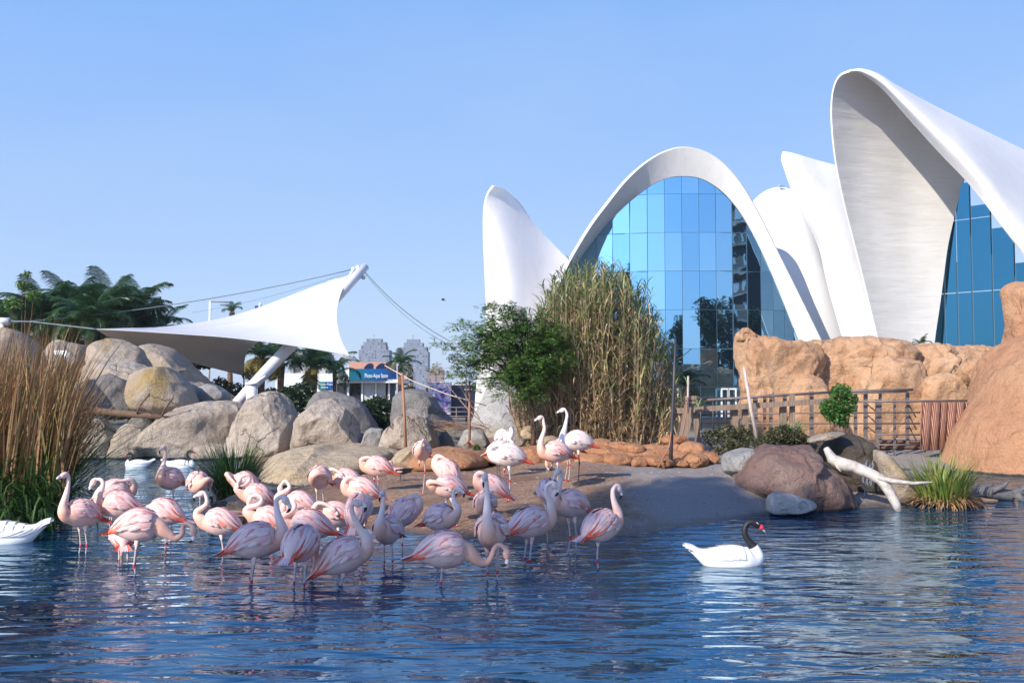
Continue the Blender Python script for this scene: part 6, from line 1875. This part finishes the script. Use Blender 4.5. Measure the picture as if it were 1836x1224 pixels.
# px, body centre y, foot/water y, yaw (0 right, 90 away, 180 left, 270 to camera), pose, legs, label, options
FL = [
 (147, 922, 992, 235, 'tallup', 'water', 'leftmost flamingo, facing the camera beside the reeds with its head high', dict()),
 (204, 884, 962, 20, 'sleep', 'water', 'sleeping flamingo whose rounded back shows behind the preening one at the left', dict(m=-1)),
 (216, 907, 985, 195, 'front', 'water', 'flamingo preening its chest, black bill pointing right, second from the left', dict(m=1)),
 (248, 944, 1026, 0, 'feed', 'water', 'large feeding flamingo on the left, neck bent low to the right, coral rump', dict(scale=1.08, seed=1)),
 (222, 962, 1002, 110, 'between', 'water', 'flamingo seen from behind, half hidden by the large feeding one on the left', dict(seed=2)),
 (295, 920, 984, 175, 'feedlow', 'water', 'flamingo behind the large feeding one with its tail to the right', dict()),
 (306, 860, 932, 250, 'tallup', 'onewater', 'flamingo on one leg facing the camera in front of the two far swans', dict(scale=1.02)),
 (354, 868, 940, 300, 'preenlow', 'onewater', 'preening flamingo on one leg, neck curled to the right, left of the rush tuft', dict(m=1)),
 (396, 938, 990, 183, 'ess', 'water', 'flamingo in profile facing left with raised neck and a coral edge on its wing', dict(seed=1)),
 (440, 868, 925, 170, 'preenlow', 'two', 'flamingo with bent head just below the rush tuft, highest of the left group', dict(seed=2, pitch=-15)),
 (462, 890, 945, 195, 'loop', 'water', 'flamingo with a peach chest in front of the one below the rush tuft', dict(pitch=-8)),
 (484, 935, 985, 185, 'loop', 'water', 'peach lit flamingo with its neck looped over its back, left of centre', dict(seed=1, pitch=-10)),
 (538, 905, 962, 180, 'loop', 'water', 'flamingo with a tall looped white neck in front of the sandy ledge', dict(seed=2)),
 (457, 972, 1046, 5, 'updown', 'water', 'shaded lavender flamingo facing right with hooked neck and coral tail, front row', dict(scale=1.1, seed=1)),
 (556, 944, 1000, 182, 'loop', 'water', 'shaded flamingo facing left with a blue grey looped neck and orange tail tip', dict(scale=1.08, pitch=12)),
 (540, 978, 1052, 75, 'between', 'water', 'front row flamingo seen from behind, coral rump, head down between its legs', dict(scale=1.08, seed=2)),
 (614, 1000, 1046, 12, 'up', 'water', 'low shaded flamingo facing right with a straight raised neck, lowest of the front row', dict(scale=1.1, seed=1, pitch=-12)),
 (695, 952, 1012, 255, 'up', 'water', 'flamingo facing the camera with raised neck, alone in front of the grey pink sleeper', dict(scale=1.0)),
 (722, 922, 985, 25, 'sleep', 'onewater', 'slanting grey pink flamingo asleep with a white head at its left', dict(m=-1, pitch=-22)),
 (643, 915, 992, 80, 'between', 'water', 'upright oval lavender body of a flamingo with its back turned, centre of the flock', dict(scale=1.0, pitch=-25)),
 (603, 925, 975, 200, 'preen', 'water', 'peach flamingo with red knees left of the upright lavender one', dict(seed=1)),
 (573, 858, 938, 255, 'preenlow', 'two', 'round flamingo with neck swung to the right, at the edge of the sandy ledge', dict(m=1)),
 (622, 862, 925, 185, 'preen', 'two', 'flamingo with a pale folded head behind the large pale pink sleeper', dict(seed=2)),
 (650, 880, 942, 185, 'sleep', 'two', 'large pale pink flamingo with a pointed coral tail at its right, mid flock', dict(seed=1, scale=1.05)),
 (677, 838, 880, 182, 'sleep', 'one', 'sleeping flamingo beside the small black and white duck', dict(scale=1.05)),
 (757, 810, 888, 262, 'tuck', 'one', 'flamingo on one leg with head tucked in, alone before the round boulder', dict(scale=0.98)),
 (802, 846, 905, 165, 'sleep', 'one', 'flamingo with fluffed ribbed wings behind the preening one on the mud', dict(pitch=-25)),
 (806, 874, 945, 195, 'preenlow', 'stride', 'preening flamingo with white neck swung right and striding red legs, mud edge', dict(m=1, seed=1)),
 (903, 786, 850, 300, 'tuck', 'one', 'white flamingo with a grey tucked head, back of the pale trio', dict(pale=True)),
 (912, 818, 899, 183, 'sleep', 'one', 'pale pink flamingo asleep on one leg, front of the pale trio', dict(scale=1.1, pale=True, seed=1, pitch=8)),
 (895, 806, 858, 8, 'tuck', 'two', 'white bird of the pale trio, neck curled at the right, tail at the left', dict(pale=True, scale=0.95, darkleg=True)),
 (997, 812, 880, 200, 'tallup', 'one', 'tall pink flamingo with raised head and coral wing, left one of the upright pair', dict(scale=1.08, seed=1, pitch=14)),
 (1017, 800, 862, 188, 'feedlow', 'two', 'pink flamingo bending down just behind the tall pink one', dict(seed=2)),
 (1036, 792, 872, 182, 'tallup', 'one', 'whitish flamingo with a long grey neck held high and dark legs, rearmost by the reeds', dict(pale=True, scale=1.05, darkleg=True, seed=1, pitch=10)),
 (883, 874, 932, 165, 'sleep', 'two', 'shaded lavender flamingo asleep on the mud right of the preening one', dict(pitch=-8)),
 (870, 905, 955, 260, 'sleep', 'two', 'shaded bluish flamingo right behind the one with the large black bill', dict()),
 (882, 955, 1040, 262, 'tallup', 'water', 'flamingo facing the camera with a large black bill held high, front of the mud edge', dict(scale=1.1)),
 (789, 930, 990, 320, 'ess', 'water', 'lavender flamingo looking right with a dark bill at the mud edge', dict()),
 (795, 988, 1052, 8, 'feed', 'onewater', 'feeding flamingo with bill in the water, front row right of centre', dict(scale=1.1, seed=1)),
 (950, 940, 1012, 20, 'updown', 'water', 'flamingo facing right with red tail feathers and a white neck bowed at its right', dict(scale=1.06, seed=2)),
 (985, 884, 972, 100, 'feedlow', 'onewater', 'shaded bluish flamingo hidden behind the two birds touching heads', dict()),
 (1024, 905, 990, 215, 'updown', 'water', 'flamingo with a peach neck and orange wing edge bending its head to the left', dict(scale=1.04, seed=1)),
 (1078, 945, 1018, 40, 'updown', 'onewater', 'flamingo with ruffled coral wings and black bill, rightmost of the flock', dict(scale=1.06, seed=2)),
]
for k, (a_, b_, c_, y_, p_, l_, lb, kw) in enumerate(FL):
    flamingo(a_, b_, c_, y_, p_, l_, lb, **kw)


# ---- black necked swans
M['swanwhite'] = feather_mat('white_plumage', [(0.35, (0.78, 0.77, 0.75)), (0.6, (0.84, 0.83, 0.82))], 0.8)
M['swanfeather'] = isl_mat('white_wing_feathers', [(0.62, 0.62, 0.63), (0.80, 0.79, 0.78), (0.70, 0.70, 0.70), (0.82, 0.81, 0.80)])
M['swanblack'] = plain('black_plumage', (0.012, 0.010, 0.011), 0.6, 0.2)
M['knob'] = plain('red_knob', (0.75, 0.05, 0.07), 0.4, 0.1)
M['swanbill'] = plain('grey_bill', (0.36, 0.38, 0.42), 0.35, 0.1)


def swan(px, py, yaw, label, s=1.0, headless=False, tint=None, neck_h=1.0):
    g = gr(px, py); root = empty('swan', (g.x, g.y, 0), label, 'swan', None, rz=R(yaw)); root.scale = (s,) * 3
    T_ = [(-0.50, 0.17, .006, .004), (-0.44, 0.14, .035, .022), (-0.36, 0.095, .075, .052), (-0.27, 0.06, .12, .098), (-0.14, 0.045, .155, .14), (0.0, 0.045, .165, .155), (0.13, 0.05, .158, .15), (0.22, 0.065, .125, .145), (0.275, 0.10, .085, .115)]
    N_ = [(0.27, 0.19, .056), (0.225, 0.245, .042), (0.175, 0.31, .036), (0.155, 0.38, .034), (0.175, 0.45, .033), (0.225, 0.485, .034), (0.275, 0.475, .038), (0.315, 0.45, .034), (0.335, 0.43, .022)]
    data = [(x, 0, z, w, h) for x, z, w, h in T_] + [(x, 0, z if z < .2 else .2 + (z - .2) * neck_h, r_, r_) for x, z, r_ in N_]
    rs = catmull(data, len(data) * 3)
    mb = MB(); nb = len(T_) * 3 + 1
    mb.tube([Vector(q[:3]) for q in rs], [(max(.002, q[3]), max(.002, q[4])) for q in rs], 20, mis=[0 if i < nb + 1 else 1 for i in range(len(rs))], flat='y')
    mb.build('body', [M['swanwhite'], M['swanblack']], root)
    dz = (neck_h - 1) * 0.24
    if True:
        mb = MB(); mb.tube([Vector(q) + Vector((0, 0, dz)) for q in ((0.318, 0, 0.452), (0.340, 0, 0.437), (0.362, 0, 0.415), (0.375, 0, 0.40))], [.020, .030, .026, .015], 10, flat='y'); mb.build('knob', M['knob'], root)
        mb = MB(); mb.tube([Vector(q) + Vector((0, 0, dz)) for q in ((0.362, 0, 0.410), (0.39, 0, 0.378), (0.415, 0, 0.352))], [(.017, .012), (.015, .008), (.008, .003)], 8, flat='y'); mb.build('beak', M['swanbill'], root)
        for sd in (1, -1):
            mb = MB(); mb.tube([Vector((0.285, sd * .036, 0.487 + dz)), Vector((0.318, sd * .030, 0.462 + dz))], [.003, .006], 6); mb.build('eye_stripe', M['swanwhite'], root)
    for sd in (1, -1):   # folded wings of layered feathers
        mb = MB()
        for row in range(6):
            for k in range(8):
                ph = 0.28 + 1.15 * k / 8; x0 = 0.12 - row * 0.075; L = 0.20 + 0.02 * row
                xs = [q[0] for q in T_]
                pts = []
                for i in range(5):
                    f = i / 4; xx = x0 - L * f
                    w = max(.05, np.interp(xx, xs, [q[2] for q in T_])); h = max(.05, np.interp(xx, xs, [q[3] for q in T_])); z = np.interp(xx, xs, [q[1] for q in T_])
                    a_ = ph * (1 - 0.25 * f); li = 0.018 - 0.0015 * row + (0.022 + 0.01 * ((k * 7 + row * 3) % 4) / 3) * f
                    pts.append(Vector((xx, sd * (w + li) * math.sin(a_), z + (h + li) * math.cos(a_))))
                mb.ribbon(pts, 0.055, Vector((0, sd * math.cos(ph), -math.sin(ph))), tip=0.25)
        mb.build('wing', M['swanfeather'], root)
    return root


swan(1312, 1012, 4, 'white swan with a black neck and red bill knob swimming right, alone on open water', 0.98)
swan(246, 836, 188, 'far black necked swan facing left, the left one of the pair near the slab', 0.82, neck_h=0.8)
swan(325, 838, 6, 'far black necked swan facing right behind the flamingo on one leg', 0.92, neck_h=0.95)
lsw = swan(2, 972, 187, 'white swan half out of the picture at the left edge', 1.12); lsw.scale.z = 1.2


# ---- ducks
M['duckbrown'] = plain('brown_duck_plumage', (0.16, 0.10, 0.07), 0.8, 0.4, 30)
M['duckpink'] = plain('rosy_duck_plumage', (0.50, 0.30, 0.26), 0.8, 0.25, 30)


def duck(loc, yaw, label, s, mats, legs=False):
    root = empty('duck', loc, label, 'duck', None, rz=R(yaw)); root.scale = (s,) * 3
    T_ = [(-0.26, 0, .12, .006, .006), (-0.20, 0, .10, .03, .02), (-0.12, 0, .07, .06, .05), (0, 0, .06, .085, .075), (0.10, 0, .07, .075, .07), (0.155, 0, .11, .045, .05), (0.165, 0, .16, .026, .026), (0.165, 0, .20, .024, .024), (0.185, 0, .235, .032, .034), (0.215, 0, .235, .024, .024), (0.23, 0, .228, .012, .01)]
    if legs: T_ = [(x, y, z + 0.12, a, b) for x, y, z, a, b in T_]
    rs = catmull(T_, 33); mb = MB()
    mb.tube([Vector(q[:3]) for q in rs], [(max(.002, q[3]), max(.002, q[4])) for q in rs], 14, mis=[1 if i < 8 else (0 if i < 18 else 2) for i in range(33)], flat='y')
    if legs:
        for sy in (-1, 1): mb.tube([Vector((0, sy * .03, .12)), Vector((0, sy * .03, 0.01)), Vector((0.04, sy * .03, 0.006))], [.012, .007, .006], 6, mi=3)
    mb.build('body', [mats[0], mats[1], mats[2], M['legdark']], root)
    mb = MB(); dz = 0.12 if legs else 0
    mb.tube([Vector((0.222, 0, .232 + dz)), Vector((0.25, 0, .222 + dz)), Vector((0.275, 0, .218 + dz))], [(.012, .010), (.013, .006), (.009, .003)], 8, flat='y'); mb.build('beak', M['billblack'], root)
    for sd in (1, -1):
        mb = MB()
        for k in range(6):
            pts = [Vector((0.08 - 0.30 * f, sd * (.082 - .03 * f * f), .09 - .014 * k + .03 * f + dz)) for f in (0, .35, .7, 1)]
            mb.ribbon(pts, 0.03, Vector((0, 0, 1)))
        mb.build('wing', mats[3], root)
    return root


g = ground_hit(718, 862)
duck(g, 175, 'small rosy duck with black and white wings standing on the mud', 1.0, (M['duckpink'], M['billblack'], M['duckpink'], M['billblack']), legs=True)
g = gr(393, 912); duck((g.x, g.y, 0), 170, 'small dark duck swimming behind the flamingo in profile', 0.8, (M['duckbrown'], M['duckbrown'], M['billblack'], M['duckbrown']))
g = ground_hit(427, 880)
g = at(428, 922, 14.6); duck((g.x, g.y, 0.14), 20, 'brown duck resting among the loose stones under the left flamingos', 0.8, (M['duckbrown'], M['duckbrown'], M['duckbrown'], M['duckpink']))


# ---- birds in the air and on the roof
def small_bird(p, yaw, label, s, flying, mat):
    root = empty('bird', p, label, 'bird', None, rz=R(yaw)); root.scale = (s,) * 3
    T_ = [(-0.22, 0, 0, .012, .005), (-0.14, 0, 0, .03, .025), (0, 0, .01, .055, .055), (.09, 0, .03, .045, .045), (.14, 0, .05, .032, .034), (.175, 0, .05, .016, .014), (.205, 0, .042, .004, .004)]
    rs = catmull(T_, 20); mb = MB(); mb.tube([Vector(q[:3]) for q in rs], [(max(.002, q[3]), max(.002, q[4])) for q in rs], 10, flat='y')
    if not flying:
        for sy in (-1, 1): mb.tube([Vector((0, sy * .02, -.04)), Vector((0, sy * .02, -.13))], .007, 5)
    mb.build('body', mat, root)
    for sd in (1, -1):
        mb = MB()
        if flying: pts = [Vector((.05, 0, .03)), Vector((.06, sd * .14, .12)), Vector((.0, sd * .28, .13)), Vector((-.08, sd * .42, .06))]
        else: pts = [Vector((.09, sd * .05, .04)), Vector((0, sd * .062, .03)), Vector((-.1, sd * .04, .01)), Vector((-.24, sd * .01, 0))]
        mb.ribbon(pts, 0.13 if flying else 0.07, Vector((1, 0, 0)) if flying else Vector((0, 0, 1)), base=0.9)
        o = mb.build('wing', mat, root); md = o.modifiers.new('t', 'SOLIDIFY'); md.thickness = 0.01
    return root


small_bird(at(795, 538, 40), 200, 'small dark bird flying in the sky between canopy and pavilion', 0.5, True, M['swanblack'])
small_bird(at(1399, 334.0, 55.7), 180, 'gull perched on top of the small rear vault', 1.0, False, plain('gull_grey', (0.35, 0.35, 0.36), 0.7))
